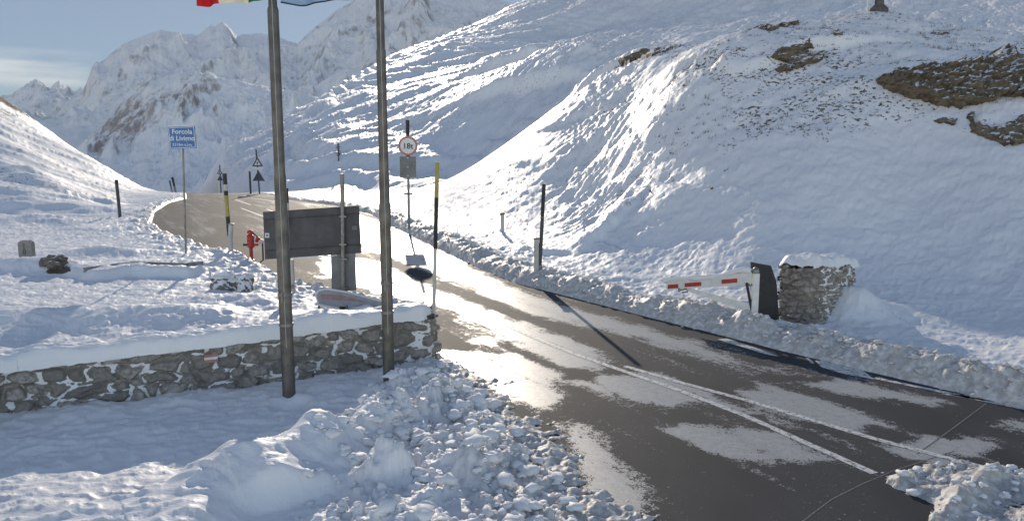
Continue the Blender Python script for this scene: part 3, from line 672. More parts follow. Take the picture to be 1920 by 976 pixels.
# ------------------------------------------------------------------ rubble walls
def masonry_mat():
    s = NT('rubble_stone'); tn = s.attr('tone'); sn = s.attr('snow')
    n = s.noise(14, 6, .65); n2 = s.noise(50, 3, .6)
    st = s.mix(tn, (.20,.185,.165), (.42,.385,.345)); st = s.mix(s.rng(n,.35,.7), st, (.16,.15,.138)); st = s.mix(s.rng(n2,.62,.72), st, (.42,.43,.43))
    m = s.rng(s.math('ADD', sn, s.math('MULTIPLY', s.math('SUBTRACT', n, .5), .9)), .45, .58)
    s.set(Base_Color=s.mix(m, st, SNOW), Roughness=.85, Normal=s.bump(n, .7, .02, s.bump(n2, .5, .006))); s.b.inputs['Specular IOR Level'].default_value = .25
    return s.m
M_rub = masonry_mat()
def ring(P, rad_pts):     # resample closed loop
    P = np.array(P); Q = np.r_[P, P[:1]]; d = np.r_[0, np.cumsum(np.hypot(*np.diff(Q, axis=0).T))]; n = int(d[-1]/rad_pts)
    s_ = np.linspace(0, d[-1], n); x = np.interp(s_, d, Q[:,0]); y = np.interp(s_, d, Q[:,1])
    for _ in range(6): x[1:-1] = (x[:-2]+x[1:-1]*2+x[2:])/4; y[1:-1] = (y[:-2]+y[1:-1]*2+y[2:])/4
    return s_, x, y
def rubble(loop, zb, ztop, parent, org, seed, sw=.30, sh=.17, snowf=None, step=.016):
    s_, x, y = ring(loop, step); nx_, ny_ = np.gradient(y), -np.gradient(x); l = np.hypot(nx_, ny_)+1e-9; nx_, ny_ = nx_/l, ny_/l
    zt = ztop(x, y); nh = int((zt.max()-zb)/step); g = np.linspace(0, 1, nh)[:,None]
    Zm = zb+(zt[None]-zb)*g; S_ = np.broadcast_to(s_, Zm.shape)
    wx = S_/sw+.35*fbm(S_*1.7, Zm*2.2, 2, seed+1); wy = Zm/sh+.45*fbm(S_*1.3+9, Zm*1.3, 2, seed+2)
    wx = wx+.5*(np.floor(wy) % 2)
    f1, f2, cid = voronoi(wx, wy, seed, .62); gap = f2-f1
    dome = sm(gap, .03, .42); disp = .10*dome*(.6+.8*cid)+.012*fbm(S_*14, Zm*14, 3, seed+3)-.04
    fracy = wy-np.floor(wy)
    sn = sm(gap+.15*fbm(S_*9,Zm*9,3,seed+6), .22, .03)*np.clip(.62+1.5*fbm(S_*2.2, Zm*3.5, 3, seed+4), 0, 1.1)
    sf = snowf(S_, Zm, x[None]+0*Zm, y[None]+0*Zm) if snowf else 1
    sn = sn*sf+np.maximum(np.asarray(sf)-1, 0)*np.clip(.45+.9*fbm(S_*3, Zm*3.5, 3, seed+8), 0, 1)*sm(gap, .5, .1)
    disp = disp+.028*np.clip(sn,0,1)*(1-dome)
    X_ = x[None]+nx_[None]*disp; Y_ = y[None]+ny_[None]*disp
    o = grid_mesh('masonry', X_-org[0], Y_-org[1], Zm-org[2], M_rub, dict(tone=cid, snow=sn), parent=parent)
    return x, y, zt, nx_, ny_
def slab(loop, ztop, th, grow, parent, org, mat, name):
    s_, x, y = ring(loop, .08); nx_, ny_ = np.gradient(y), -np.gradient(x); l = np.hypot(nx_, ny_)+1e-9; x = (x+nx_/l*grow)[:-1]; y = (y+ny_/l*grow)[:-1]
    z = ztop(x, y); n = len(x)
    V = [(a-org[0], b-org[1], c-org[2]-.01) for a, b, c in zip(x, y, z)]+[(a-org[0], b-org[1], c+th-org[2]) for a, b, c in zip(x, y, z)]
    m = MB(); m.add(V, [(i, (i+1)%n, (i+1)%n+n, i+n) for i in range(n)])
    h = n//2; m.add([V[n+i] for i in range(n)], [(i, i+1, n-2-i, n-1-i) for i in range(h-1)])
    return m.build(name, mat, parent)
def offset_line(P, d):
    P = np.array(P); t = np.gradient(P, axis=0); t /= np.hypot(t[:,0], t[:,1])[:,None]; return P+np.c_[-t[:,1], t[:,0]]*d
fl = WALL; fd = np.r_[0, np.cumsum(np.hypot(*np.diff(fl, axis=0).T))]; ss = np.linspace(0, fd[-1], 30)
FL = np.c_[np.interp(ss, fd, fl[:,0]), np.interp(ss, fd, fl[:,1])]; FL[-1] += 0
BK = offset_line(FL, .52)
e, eb = FL[-1], BK[-1]; c_ = (e+eb)/2; tdir = (FL[-1]-FL[-2]); tdir /= np.hypot(*tdir); nrm = np.array([-tdir[1], tdir[0]])
ARC = [c_+nrm*(-.26*math.cos(a))+tdir*(.26*math.sin(a)) for a in np.linspace(.25, math.pi-.25, 7)]
LOOP = list(FL)+ARC+list(BK[::-1])
# top of the masonry, from the photo along the wall
_tu = [(-300,730),(0,697),(250,667),(500,636),(700,608),(800,597)]
_tx = np.array([(u-960)/F for u,_ in _tu]); _tz = []
for (u, v) in _tu:
    tx = (u-960)/F; yy = None
    for i in range(len(WALL)-1):
        (ax, ay), (bx_, by_) = WALL[i], WALL[i+1]
        for k in np.linspace(0, 1, 60):
            X, Y = ax+(bx_-ax)*k, ay+(by_-ay)*k
            if yy is None and X/Y*(CP+(488-v)/F*SP) >= tx: yy = Y
    yy = yy or WALL[-1][1]; _tz.append(at(u, v, yy)[2])
_wx = np.array([t*WALL[:,1].mean() for t in _tx]); _wx = np.array([-9.6,-7.2,-5.6,-3.9,-2.3,-1.5])
ztw = lambda x, y: np.interp(x, _wx, _tz)
wroot = root('stone_wall', (float(FL[-1][0]), float(FL[-1][1]), 0), 'long rubble stone wall with rounded end under a thick snow cap', 'stone wall')
worg = (float(FL[-1][0]), float(FL[-1][1]), 0)
rubble(LOOP, -.25, ztw, wroot, worg, 500, .36, .21)
slab(LOOP, ztw, .055, .035, wroot, worg, simple('dark_coping', (.10,.095,.088), .9, 0, .4, 9, .01), 'coping')
# snow cap lofted along the wall
MID = (FL+BK)/2; MID = np.r_[MID, [MID[-1]+tdir*.16]]; cs = np.r_[0, np.cumsum(np.hypot(*np.diff(MID, axis=0).T))]; sN = np.linspace(0, cs[-1], 620)
mx_, my_ = np.interp(sN, cs, MID[:,0]), np.interp(sN, cs, MID[:,1]); tg = np.stack([np.gradient(mx_), np.gradient(my_)]); tg /= np.hypot(*tg)
A_ = np.linspace(-1, 1, 60); S2, A2 = np.meshgrid(sN, A_, indexing='ij')
endf = np.sqrt(np.clip((cs[-1]-S2)/.22, 0, 1)); rl = np.abs(A2)
th = (.20+.07*fbm(S2*.8, S2*0, 3, 601))*(1-rl**5)**.6*(.35+.65*endf)+.020*fbm(S2*3.5, A2*2.2, 4, 602)+.008*lumps(S2,A2*.4,.07,603,.6)
wd = (.315+.018*fbm(S2*1.5, A2*0, 3, 604))*A2*(.3+.7*endf)
Xc = mx_[:,None]-tg[1][:,None]*wd; Yc = my_[:,None]+tg[0][:,None]*wd; Zc = ztw(Xc, Yc)+.045+np.maximum(th, -.01)-.05*sm(rl,.9,1)
grid_mesh('snow_cap', Xc-worg[0], Yc-worg[1], Zc, M_snow, dict(dirt=Xc*0, veg=Xc*0, rock=Xc*0), parent=wroot)
# painted trail blaze on a stone (red, white, red)
bu = at(400, 667, 12.35)
for i, (dz, mt) in enumerate(((.045, M_pink), (0, M_white), (-.045, M_pink))):
    m = MB(); q = offset_line(FL, -.055); k = int(np.argmin(np.abs(q[:,0]-bu[0]))); px_, py_ = q[k]; yv = np.interp(bu[0], q[:,0], q[:,1])
    m.box((bu[0]-worg[0], yv-worg[1], ztw(bu[0],0)-.17+dz), (.20,.012,.04), math.atan2(tdir[1],tdir[0])); m.build('blaze_stripe', mt, wroot)
# ruined wall stub on the right
ST = [(6.05,17.75),(6.08,17.45),(6.22,17.17),(6.42,17.02),(6.62,17.08),(6.85,17.32),(8.25,19.1),(7.9,19.8)]
sroot = root('wall_stub', (6.4,17.1,0), 'short ruined stone wall end half buried in the right snowbank', 'stone wall'); sorg = (6.4,17.1,0)
zst = lambda x, y: 1.32-.14*(np.asarray(y)-17.0)+.09*fbm(np.asarray(x)*2.2+0*np.asarray(y), np.asarray(y)*2.2, 3, 77)
def snf(S, Z, X, Y): return .25+1.7*sm(X, 6.55, 6.85)*sm(Y,17.0,17.3)
rubble(ST, -.5, zst, sroot, sorg, 540, .26, .15, snf, .014)
g_ = np.linspace(-1, 1, 30); GX, GY = np.meshgrid(np.linspace(0,1,60), g_, indexing='ij')
cx_ = 6.2+GX*1.9; cy_ = 17.35+GX*2.1; Xs = cx_-GY*.42*.7; Ys = cy_+GY*.42*.72-.05
zs = zst(Xs, Ys)+.06+.20*np.sqrt(np.clip(1-GY**4,0,1))*np.sqrt(np.clip(1-(2*GX-1)**8,0,1))+.015*fbm(Xs*3,Ys*3,2,611)-.06*(np.abs(GY)>.95)
grid_mesh('snow_cap', Xs-sorg[0], Ys-sorg[1], zs, M_snow, dict(dirt=Xs*0, veg=Xs*0, rock=Xs*0), parent=sroot, flip=True)
# ------------------------------------------------------------------ stakes and posts
def stake(u0, v0, u1, v1, D, rad, bands, label, shaft=None, group='marker stakes planted along the road', name='snow_stake'):
    b = ground_at(u0, v0, D); t = Vector(at(u1, v1, D)); L = t-b; r = root(name, b, label, 'marker stake', group)
    MB().tube([L*(-.35/L.length), L*.998], rad, 12).build('shaft', shaft or M_galv, r, True)
    for a, c2, mt in bands: MB().tube([L*a, L*c2], rad*1.06, 12).build('band', mt, r, True)
    return r
stake(811,682,820,304,13.9,.033,[(.83,1,M_yellow),(.58,.83,M_black)],'tall stake with long yellow top beside the rounded wall end', M_pole_pale)
stake(1012,506,1020,345,22.9,.05,[(.62,.94,M_black),(.94,1,M_black),(.05,.61,M_dark)],'black stake with pale ring standing behind the right snow berm', M_galv)
stake(432,473,421,325,29.5,.07,[(.86,1,M_black),(.72,.78,M_black),(.45,.72,M_yellow),(.2,.45,M_black)],'black and yellow stake at the lay-by edge beside a pale post', M_pole_pale)
stake(546,566,537,352,20.5,.045,[(.86,1,M_black),(.70,.80,M_yellow)],'banded stake half hidden behind the left flagpole and dark board', M_pole_pale)
stake(225,405,218,337,46,.085,[(.9,1,M_black),(.0,.9,M_dark)],'lone dark stake on the left snow slope', M_dark)
stake(330,368,323,332,80,.10,[(.4,1,M_black)],'right one of two thin stakes by the road crest', M_galv)
stake(323,366,318,338,84,.08,[(.5,1,M_dark)],'left one of two thin stakes by the road crest', M_galv)
stake(470,360,468,321,76,.09,[(.3,1,M_dark)],'plain thin stake left of the larger warning triangles', M_dark)
stake(1412,602,1400,530,17.0,.03,[],'thin dark rod leaning beside the barrier post', M_black)
def post(u0, v0, v1, D, w, mat, label, name='marker_post', cap=None, du=0, group=None):
    b = ground_at(u0, v0, D); t = Vector(at(u0+du, v1, D)); h = t.z-b.z; r = root(name, b, label, 'post', group)
    MB().tube([(0,0,-.3),(0,0,h*.5),((t.x-b.x),0,h)], w/2, 14).build('shaft', mat, r, True)
    if cap: MB().tube([((t.x-b.x),0,h-.01),((t.x-b.x),0,h+cap*.5),((t.x-b.x),0,h+cap)], [w*.7,w*.75,w*.45], 14).build('cap', M_galv, r, True)
    return r
post(1006,506,447,22.9,.15,M_pole_pale,'stubby pale post against the stake with a ring','marker_post',.03)
post(433,475,420,29.3,.17,M_pole_pale,'pale guide post beside the black and yellow stake','marker_post',.03)
post(942,444,402,33.5,.15,M_pole_pale,'short grey post with flat cap on the far snow berm','marker_post',.08)
post(805,688,578,14.05,.075,M_pole_pale,'pale metal post fixed to the rounded wall end','marker_post',.05)
post(1627,24,-60,51.5,.14,M_white,'thin white pole on the crest of the right mound','marker_post')
_D, _v, _x, _z = hit_curve(1648, 38, 62, 300); _o = np.argsort(_v); _Dm = float(np.interp(20, _v[_o], _D[_o]))
b = ground_at(1648, 20, _Dm); r = root('mast', b, 'dark mast on a squat concrete foot atop the right mound', 'mast')
MB().tube([(0,0,-.5),(0,0,.12),(0,0,.38)], [.62,.56,.30], 8).build('foot', simple('dark_concrete', (.10,.092,.09), .9, 0, .3, 3), r)
MB().tube([(0,0,.3),(0,0,4.6)], [.27,.22], 16).build('pole', M_dark, r, True)
# ------------------------------------------------------------------ signs
def bracket(m, w, z, y=-.03): m.box((0, y, z), (w, .03, .04)); return m
# blue place name sign
b = ground_at(349, 491, 28.6); k = 28.6/F
r = root('place_sign', b, 'blue place name sign on a slim grey pole left of the road', 'road sign'); tp = Vector(at(343, 258, 28.6))-b
MB().tube([(0,0,-.3),(tp.x*.99,0,tp.z+.3)], .034, 12).build('pole', M_galv, r, True)
W_, H_ = 50*k, 41*k
pn = MB().box((tp.x, -.06, tp.z), (W_, .03, H_), 0, R(-2.2), .008).build('panel', M_blue, r)
fr_ = MB()
for sx in (-1, 1): fr_.box((tp.x+sx*(W_/2-.035), -.078, tp.z+sx*.015), (.022,.006,H_-.07), 0, R(-2.2))
for sz in (-1, 1): fr_.box((tp.x, -.0785, tp.z+sz*(H_/2-.035)), (W_-.07,.006,.022), 0, R(-2.2))
fr_.build('border', M_white, pn)
lettering('Forcola', .235, (tp.x+.01,-.08,tp.z+.20), M_white, pn, bold=.004); lettering('di Livigno', .235, (tp.x,-.08,tp.z-.03), M_white, pn, bold=.004); lettering('2315m s.l.m.', .14, (tp.x,-.08,tp.z-.25), M_white, pn, bold=.002)
m = MB(); m.box((tp.x,-.06,tp.z+H_/2+.02),(W_*.98,.05,.035),0,R(-2.2),.01); m.build('snow_edge', M_white_snow, pn)
MB().tube([(tp.x-.06,-.06,tp.z-H_/2),(tp.x-.06,-.06,tp.z-H_/2-.3)],[.014,.003],6).build('icicle', M_ice, pn, True)
# 18 t weight limit sign
D = 37.6; b = ground_at(767, 430, D); k = D/F; r = root('weight_limit_sign', b, 'round 18 t weight limit sign over a grey plate beyond the road', 'road sign')
top = Vector(at(764, 225, D))-b; c1 = Vector(at(765.5, 273.5, D))-b; c2 = Vector(at(765.5, 313, D))-b
MB().tube([(0,0,-.4),(top.x*.8,0,top.z*.75)], .06, 12).build('pole', M_galv, r, True)
MB().tube([(top.x*.8,.02,top.z*.55),(top.x,.02,top.z)], .085, 12).build('stake', M_black, r, True)
def disc(c, rad, y0, y1, n=40): return MB().prism([(c.x+rad*math.cos(i*6.28318/n), c.z+rad*math.sin(i*6.28318/n)) for i in range(n)], y0, y1)
dk = disc(c1, 18*k, -.13, -.10).build('disc', M_pink, r); disc(c1, 14.2*k, -.136, -.131).build('face', M_white, dk)
lettering('18t', .36, (c1.x,-.139,c1.z-.02), M_black, dk, bold=.006)
MB().box((c2.x,-.11,c2.z),(30*k,.031,39*k),0,0,.012).build('plate', M_grey, r)
m = MB()
for z in (.42, 0, -.42): MB().tube([(c2.x,-.13,c2.z+z),(c2.x,-.15,c2.z+z)], .03, 8).build('bolt', M_white, r)
for i, (dx, l) in enumerate(((.12,.32),(.22,.24),(.30,.30))): MB().tube([(c2.x+dx,-.11,c2.z-19.5*k),(c2.x+dx,-.11,c2.z-19.5*k-l)],[.03,.004],6).build('icicle', M_ice, r, True)
MB().tube([(-.2,-.07,top.z*.32),(.2,-.07,top.z*.32)], .04, 8).build('clamp', M_galv, r)
# warning triangles by the crest
def triangles(u0, v0, D, top, t1, t2, plate, label):
    b = ground_at(u0, v0, D); k = D/F; r = root('warning_sign', b, label, 'road sign', 'warning triangles by the road crest'); tp = Vector(at(top[0], top[1], D))-b
    MB().tube([(0,0,-.4),(tp.x,0,tp.z)], .07, 8).build('pole', M_dark, r, True)
    for i, (uc, vt, vb, hw) in enumerate((t1, t2)):
        A = Vector(at(uc, vt, D))-b; B = Vector(at(uc, vb, D))-b; x0 = A.x; w = hw*k
        if i == 0:
            p = MB().prism([(x0,A.z),(x0-w,B.z),(x0+w,B.z)], -.12, -.09).build('triangle', M_red if False else M_dark, r)
            cz_ = B.z+(A.z-B.z)*.34; s_ = .58; MB().prism([(x0,cz_+(A.z-cz_)*s_),(x0-w*s_,cz_+(B.z-cz_)*s_),(x0+w*s_,cz_+(B.z-cz_)*s_)], -.127, -.121).build('face', M_white, p)
            MB().tube([(x0,-.131,B.z+.22*(A.z-B.z)),(x0,-.131,B.z+.5*(A.z-B.z))], .05, 6).build('symbol', M_black, p)
        else: MB().prism([(x0,A.z),(x0-w,B.z),(x0+w,B.z)], -.12, -.09).build('triangle_back', M_dark, r)
    if plate:
        A = Vector(at(plate[0], plate[1], D))-b; MB().box((A.x,-.1,A.z),(plate[2]*k,.03,plate[3]*k)).build('plate', M_white, r)
triangles(487,359,75,(480,280),(483,294,312,10.5),(485,319,339,11.5),(484,316,18,5),'larger pair of stacked warning triangles with a pale plate')
triangles(414,356,95,(412,309),(412,317,326,5.5),(413,328,338,5.5),None,'smaller pair of stacked warning triangles at the far crest')
# big dark sign seen from behind
D = 19.0; k = D/F; b = ground_at(645, 590, D); r = root('direction_board', b, 'large dark road board seen from behind on two poles', 'road sign')
P4 = [Vector(at(u,v,D))-b for u,v in ((493,397),(673,385),(677,474),(497,486))]
bd = MB().prism([(p.x,p.z) for p in P4], 0, .035).build('board', M_dark, r)
m = MB()
for f in (.17, .82):
    A = P4[0].lerp(P4[3], f); B = P4[1].lerp(P4[2], f); m.tube([(A.x+.02,-.012,A.z),(B.x-.02,-.012,B.z)], .016, 6)
m.build('rail', M_dark, bd, True)
P5 = [Vector(at(u,v,D))-b for u,v in ((620,473),(666,471),(668,544),(622,547))]
lb = MB().prism([(p.x,p.z) for p in P5], .002, .03).build('lower_board', M_grey, r)
T = Vector(at(643,325,D))-b; MB().tube([(0,-.09,-.4),(T.x,-.09,T.z)], .048, 14).build('pole', M_galv, r, True)
q = Vector(at(540,592,D))-b; T2 = Vector(at(533,411,D))-b; gz0 = tz(b.x+q.x, b.y)-b.z
MB().tube([(q.x,-.09,gz0-.4),(T2.x,-.09,T2.z)], .048, 14).build('pole', M_galv, r, True)
for (u, v) in ((645,405),(645,457),(646,484),(646,538),(535,413),(537,466)):
    A = Vector(at(u,v,D))-b; MB().box((A.x,-.09,A.z),(.17,.125,.035),0,0,.005).build('clamp', M_galv, r)
A = Vector(at(501,441,D))-b; st_ = MB().box((A.x,-.006,A.z),(.10,.006,.11)).build('sticker', M_white, bd)
MB().box((A.x,-.011,A.z),(.05,.004,.05)).build('sticker_print', M_grey, st_)
A = Vector(at(665,427,D))-b; MB().box((A.x,-.006,A.z),(.12,.006,.09)).build('sticker', M_grey, bd)
m = MB(); A, B = P4[3], P4[2]
m.tube([(A.x+(B.x-A.x)*f, .015, A.z+(B.z-A.z)*f-.01-.02*abs(math.sin(f*30))) for f in np.linspace(.3,.75,24)], .018, 6); m.build('snow_edge', M_white_snow, bd)
# ------------------------------------------------------------------ right barrier
D = 17.0; k = D/F; b = ground_at(1413, 603, D); r = root('road_barrier', b, 'white barrier with red patches closed off in the right berm', 'barrier')
tp = Vector(at(1417, 512, D))-b
MB().box((tp.x*.5, 0, tp.z/2-.12), (.145,.12,tp.z+.25), 0, math.atan2(tp.x,tp.z), .008).build('post', M_white, r)
MB().tube([(tp.x,0,tp.z),(tp.x,0,tp.z+.05),(tp.x,0,tp.z+.11),(tp.x,0,tp.z+.14)], [.075,.08,.055,.012], 16).build('cap', M_galv, r, True)
def arm_pt(u, v): f = (1410-u)/165; return Vector(at(u, v, D+f*1.1))-b
m = MB(); N = 16
for a, c2 in (((1408,521),(1250,534)),):
    A, B = arm_pt(*a), arm_pt(*c2); d = B-A; ang = math.atan2(d.y, d.x); L_ = math.hypot(d.x, d.y)
    MB().add([A+Vector((0,-.035,.13)),A+Vector((0,-.035,-.14)),B+Vector((0,-.035,-.10)),B+Vector((0,-.035,.10)),A+Vector((0,.035,.13)),A+Vector((0,.035,-.14)),B+Vector((0,.035,-.10)),B+Vector((0,.035,.10))],
             [(0,1,2,3),(7,6,5,4),(0,3,7,4),(1,5,6,2),(0,4,5,1),(3,2,6,7)]).build('arm', M_white, r)
    for f0, f1, z0 in ((.16,.34,-.02),(.58,.78,-.03),(.86,.99,-.035)):
        P_, Q_ = A.lerp(B, f0), A.lerp(B, f1); h = .045
        MB().add([P_+Vector((0,-.044,z0+h)),P_+Vector((0,-.044,z0-h)),Q_+Vector((0,-.044,z0-h)),Q_+Vector((0,-.044,z0+h)),P_+Vector((0,-.036,z0+h)),P_+Vector((0,-.036,z0-h)),Q_+Vector((0,-.036,z0-h)),Q_+Vector((0,-.036,z0+h))],
                 [(0,1,2,3),(7,6,5,4),(0,3,7,4),(1,5,6,2),(0,4,5,1),(3,2,6,7)]).build('reflector', M_red, r)
    fs = np.linspace(0, 1.03, 40); MB().tube([A.lerp(B, f)+Vector((0,0,.125-.02*f+.02*math.sin(f*9)+.05*math.exp(-((f-.1)/.12)**2))) for f in fs], [.055+.018*math.sin(f*13)+.01*math.sin(f*31) for f in fs], 10).build('snow_load', M_white_snow, r, True)
A, B = arm_pt(1404,580), arm_pt(1290,543)
MB().add([A+Vector((0,-.03,.13)),A+Vector((0,-.03,-.05)),B+Vector((0,-.03,-.03)),B+Vector((0,-.03,.05)),A+Vector((0,.03,.13)),A+Vector((0,.03,-.05)),B+Vector((0,.03,-.03)),B+Vector((0,.03,.05))],
         [(0,1,2,3),(7,6,5,4),(0,3,7,4),(1,5,6,2),(0,4,5,1),(3,2,6,7)]).build('brace', M_white, r)
A = arm_pt(1286,543); m = MB(); m.tube([A+Vector((-.13,-.05,0)),A+Vector((0,-.05,.03)),A+Vector((.03,-.05,-.04)),A+Vector((-.1,-.05,-.05))], .018, 8); m.box(A+Vector((-.16,-.04,0)),(.05,.05,.08)); m.build('latch', M_galv, r)
A = arm_pt(1402,533); MB().tube([A+Vector((-.03,-.05,0)),A+Vector((.14,-.05,0))], .022, 8).build('hinge', M_galv, r)
# dark boards behind it
D = 17.35; b2 = ground_at(1435, 603, D); r = root('warning_board', b2, 'tall black board with cut corner behind the barrier post', 'sign board')
P = [Vector(at(u,v,D))-b2 for u,v in ((1408,491),(1446,498),(1456,528),(1452,590),(1436,640),(1409,640))]
MB().prism([(p.x,p.z) for p in P], 0, .045).build('board', M_black, r)
P = [Vector(at(u,v,D))-b2 for u,v in ((1455,532),(1458,533),(1463,612),(1456,640),(1451,600))]
MB().prism([(p.x,p.z) for p in P], .05, .10).build('side_board', M_black, r)
# ------------------------------------------------------------------ left barrier, its post, hydrant
D = 20.4; b = ground_at(548, 572, D); t = Vector(at(548, 486, D))-b; r = root('barrier_post', b, 'pale upright barrier post showing below the dark board', 'post')
MB().box((0,0,t.z/2-.2),(.15,.13,t.z+.4),0,0,.01).build('shaft', M_pole_pale, r); MB().box((0,-.07,.25),(.16,.02,.1)).build('bracket', M_galv, r)
D = 18.6; b = ground_at(650, 580, D); r = root('gate_arm', b, 'low white and faded red gate arm behind the wall', 'barrier')
O_ = [Vector(at(u,v,D))-b for u,v in ((592,553),(597,545),(610,541),(655,548),(722,566),(716,577),(650,581),(598,571))]
fr2 = MB().tube(O_+[O_[0]], .026, 8).build('frame', M_white, r, True)
MB().prism([(p.x,p.z) for p in O_], .005, .02).build('panel', simple('dull_panel', (.36,.36,.37), .6, .1, .2, 5), r)
q = [Vector(at(u,v,D))-b for u,v in ((601,551),(640,553),(690,566),(602,560))]; MB().prism([(p.x,p.z) for p in q], -.003, .003).build('stripe', simple('bleached_red', (.38,.24,.23), .6, 0, .3, 6), r)
for u in (598, 650): 
    A = Vector(at(u, 572, D))-b; g0 = tz(b.x+A.x, D)-b.z; MB().tube([(A.x,0,g0-.3),(A.x,0,A.z)], .03, 8).build('leg', M_galv, r)
A = Vector(at(642,578,D))-b; MB().box((A.x,-.04,A.z),(.12,.07,.10),0,0,.008).build('bracket', M_black, r)
D = 27.5; k = D/F; b = ground_at(472, 498, D); t = Vector(at(470, 431, D))-b; h = t.z; r = root('hydrant', b, 'slim red hydrant with cap and side outlets beside the lay-by', 'hydrant')
MB().tube([(0,0,-.2),(0,0,.03),(0,0,.05),(0,0,.55*h)], [.12,.12,.06,.06], 16).build('foot', M_red, r, True)
MB().tube([(0,0,.42*h),(0,0,.45*h),(0,0,.82*h),(0,0,.85*h)], [.07,.12,.12,.08], 16).build('body', M_red, r, True)
MB().tube([(0,0,.85*h),(0,0,.9*h),(0,0,.9*h),(0,0,.97*h),(0,0,h)], [.07,.07,.11,.10,.05], 16).build('cap', M_red, r, True)
for sx in (-1, 1): MB().tube([(sx*.1,0,.52*h),(sx*.26,0,.52*h)], .04, 10).build('outlet', M_black if sx < 0 else M_red, r, True)
b3 = ground_at(482, 495, 27.9); r = root('striped_arm', b3, 'short red and white striped arm sticking out by the hydrant', 'barrier'); A = Vector(at(474,437,27.9))-b3; B = Vector(at(492,452,27.9))-b3; 
MB().tube([A,B], .03, 8).build('bar', M_black, r)
for i, (u, v) in enumerate(((477,446),(483,449),(490,453))):
    c = Vector(at(u,v,27.9))-b3; MB().box((c.x,-.02,c.z),(.11,.03,.2),0,R(20)).build('stripe', (M_white, M_red, M_white)[i], r)
MB().tube([(B.x,0,-.2),(B.x,0,B.z)], .03, 8).build('leg', M_dark, r)
# ------------------------------------------------------------------ boundary stone
D = 25.8; k = D/F; b = ground_at(53, 503, D); t = Vector(at(53, 449, D))-b; w = 12.5*k; h = t.z; r = root('boundary_stone', b, 'weathered round topped boundary stone standing in snow at left', 'boundary stone')
prof = [(-w,-.4),(w,-.4),(w,h-.14)]+[(w*math.cos(a)*1.0, h-.14+.13*math.sin(a)) for a in np.linspace(.3,math.pi-.3,9)]+[(-w,h-.14)]
o = MB().prism(prof, -.12, .12).build('body', M_conc, r); bv = o.modifiers.new('bevel','BEVEL'); bv.width = .018; bv.segments = 2
lettering('I', .26, (-.01,-.122,h*.74), M_black, o); lettering('8', .26, (-.01,-.122,h*.50), M_black, o)
MB().box((.05,0,h-.01),(.2,.2,.035),0,0,.015).build('snow_cap', M_white_snow, r)
# ------------------------------------------------------------------ rocks
def rock_mat(name, c1, c2, th, snow=True, layer=6):
    s = NT(name); g = s.n.new('ShaderNodeNewGeometry'); sx = s.n.new('ShaderNodeSeparateXYZ'); s.l.new(g.outputs['Normal'], sx.inputs[0])
    n = s.noise(2.2, 6, .65, mapscale=(1,1,layer)); n2 = s.noise(3.2, 6, .65, mapscale=(1,1,2.2))
    m = s.rng(s.math('ADD', sx.outputs['Z'], s.math('MULTIPLY', s.math('SUBTRACT', n2, .5), 1.1)), th, th+.12)
    base = s.mix(s.rng(n,.35,.65), c1, c2); base = s.mix(s.rng(n2,.45,.62), base, tuple(x*.62 for x in c1))
    s.set(Base_Color=s.mix(m, base, SNOW) if snow else base, Roughness=.9, Normal=s.bump(n2,.8,.05,s.bump(n,.6,.06))); s.b.inputs['Specular IOR Level'].default_value = .2
    return s.m
M_rock = rock_mat('brown_rock', (.125,.105,.078), (.215,.17,.12), .855, True, 5)
M_rock2 = rock_mat('snowy_boulder', (.17,.16,.15), (.26,.25,.23), -.15, True, 2)
def outcrop(P, label, D0, D1, bulge, seed, over=0, mat=None, nu=110, nv=60, cat='rock outcrop', group='rock outcrops on the right mound'):
    P = np.array(P, float); u = np.linspace(P[:,0].min()-6, P[:,0].max()+6, nu); v = np.linspace(P[:,1].min()-5, P[:,1].max()+5, nv)
    X = np.zeros((nv,nu)); Y = X.copy(); Z = X.copy()
    for i, uu in enumerate(u):
        Ds, vv, xx, zz = hit_curve(uu, D0, D1, 160); o = np.argsort(vv)
        Y[:,i] = np.interp(v, vv[o], Ds[o])
        for j in range(nv): X[j,i], _, Z[j,i] = at(uu, max(v[j], vv.min()+.3), Y[j,i])
    U, V = np.meshgrid(u, v); d = seg_dist(P, U+4*fbm(U/16,V/12,3,seed), V+3.5*fbm(U/16+5,V/12,3,seed+1))
    m = sm(d, -2.5, 3.5); f = (V-P[:,1].min())/(np.ptp(P[:,1]))
    lay = .8+.5*fbm(U/45, V/12, 3, seed+2, .5)
    off = bulge*m*(.55+.7*lay+.35*fbm(U/9,V/7,4,seed+3))*(.6+over*(1-f))-.28*(1-m)
    X = X-.1*off; Y = Y-.92*off; Z = Z+.22*off
    org = (X.mean(), Y.mean(), Z.min())
    r = root('rock_outcrop', org, label, cat, group)
    grid_mesh('rock_face', X-org[0], Y-org[1], Z-org[2], mat or M_rock, {}, parent=r, flip=True)
    return r
outcrop([(1640,150),(1668,138),(1690,133),(1740,127),(1810,122),(1850,112),(1862,95),(1888,108),(1905,118),(1960,130),(1990,165),(1960,185),(1880,180),(1850,192),(1800,203),(1755,196),(1700,182),(1660,168)], 'long brown rock ledge with overhang high on the right mound', 22, 48, .75, 701, .7)
outcrop([(1812,214),(1822,208),(1828,228),(1850,240),(1880,232),(1925,214),(1990,225),(1980,262),(1935,268),(1885,274),(1850,262),(1822,250)], 'dark rock below the long ledge at the right edge', 18, 40, .40, 711)
outcrop([(1446,108),(1458,92),(1490,84),(1520,82),(1528,90),(1500,98),(1548,96),(1545,112),(1500,128),(1462,138),(1450,132),(1475,118)], 'brown split rock on the left shoulder of the mound', 26, 58, .45, 721)
outcrop([(1410,50),(1428,46),(1470,42),(1498,36),(1500,44),(1470,52),(1440,58),(1418,57)], 'low dark rock strip at the top of the mound shoulder', 40, 75, .5, 731)
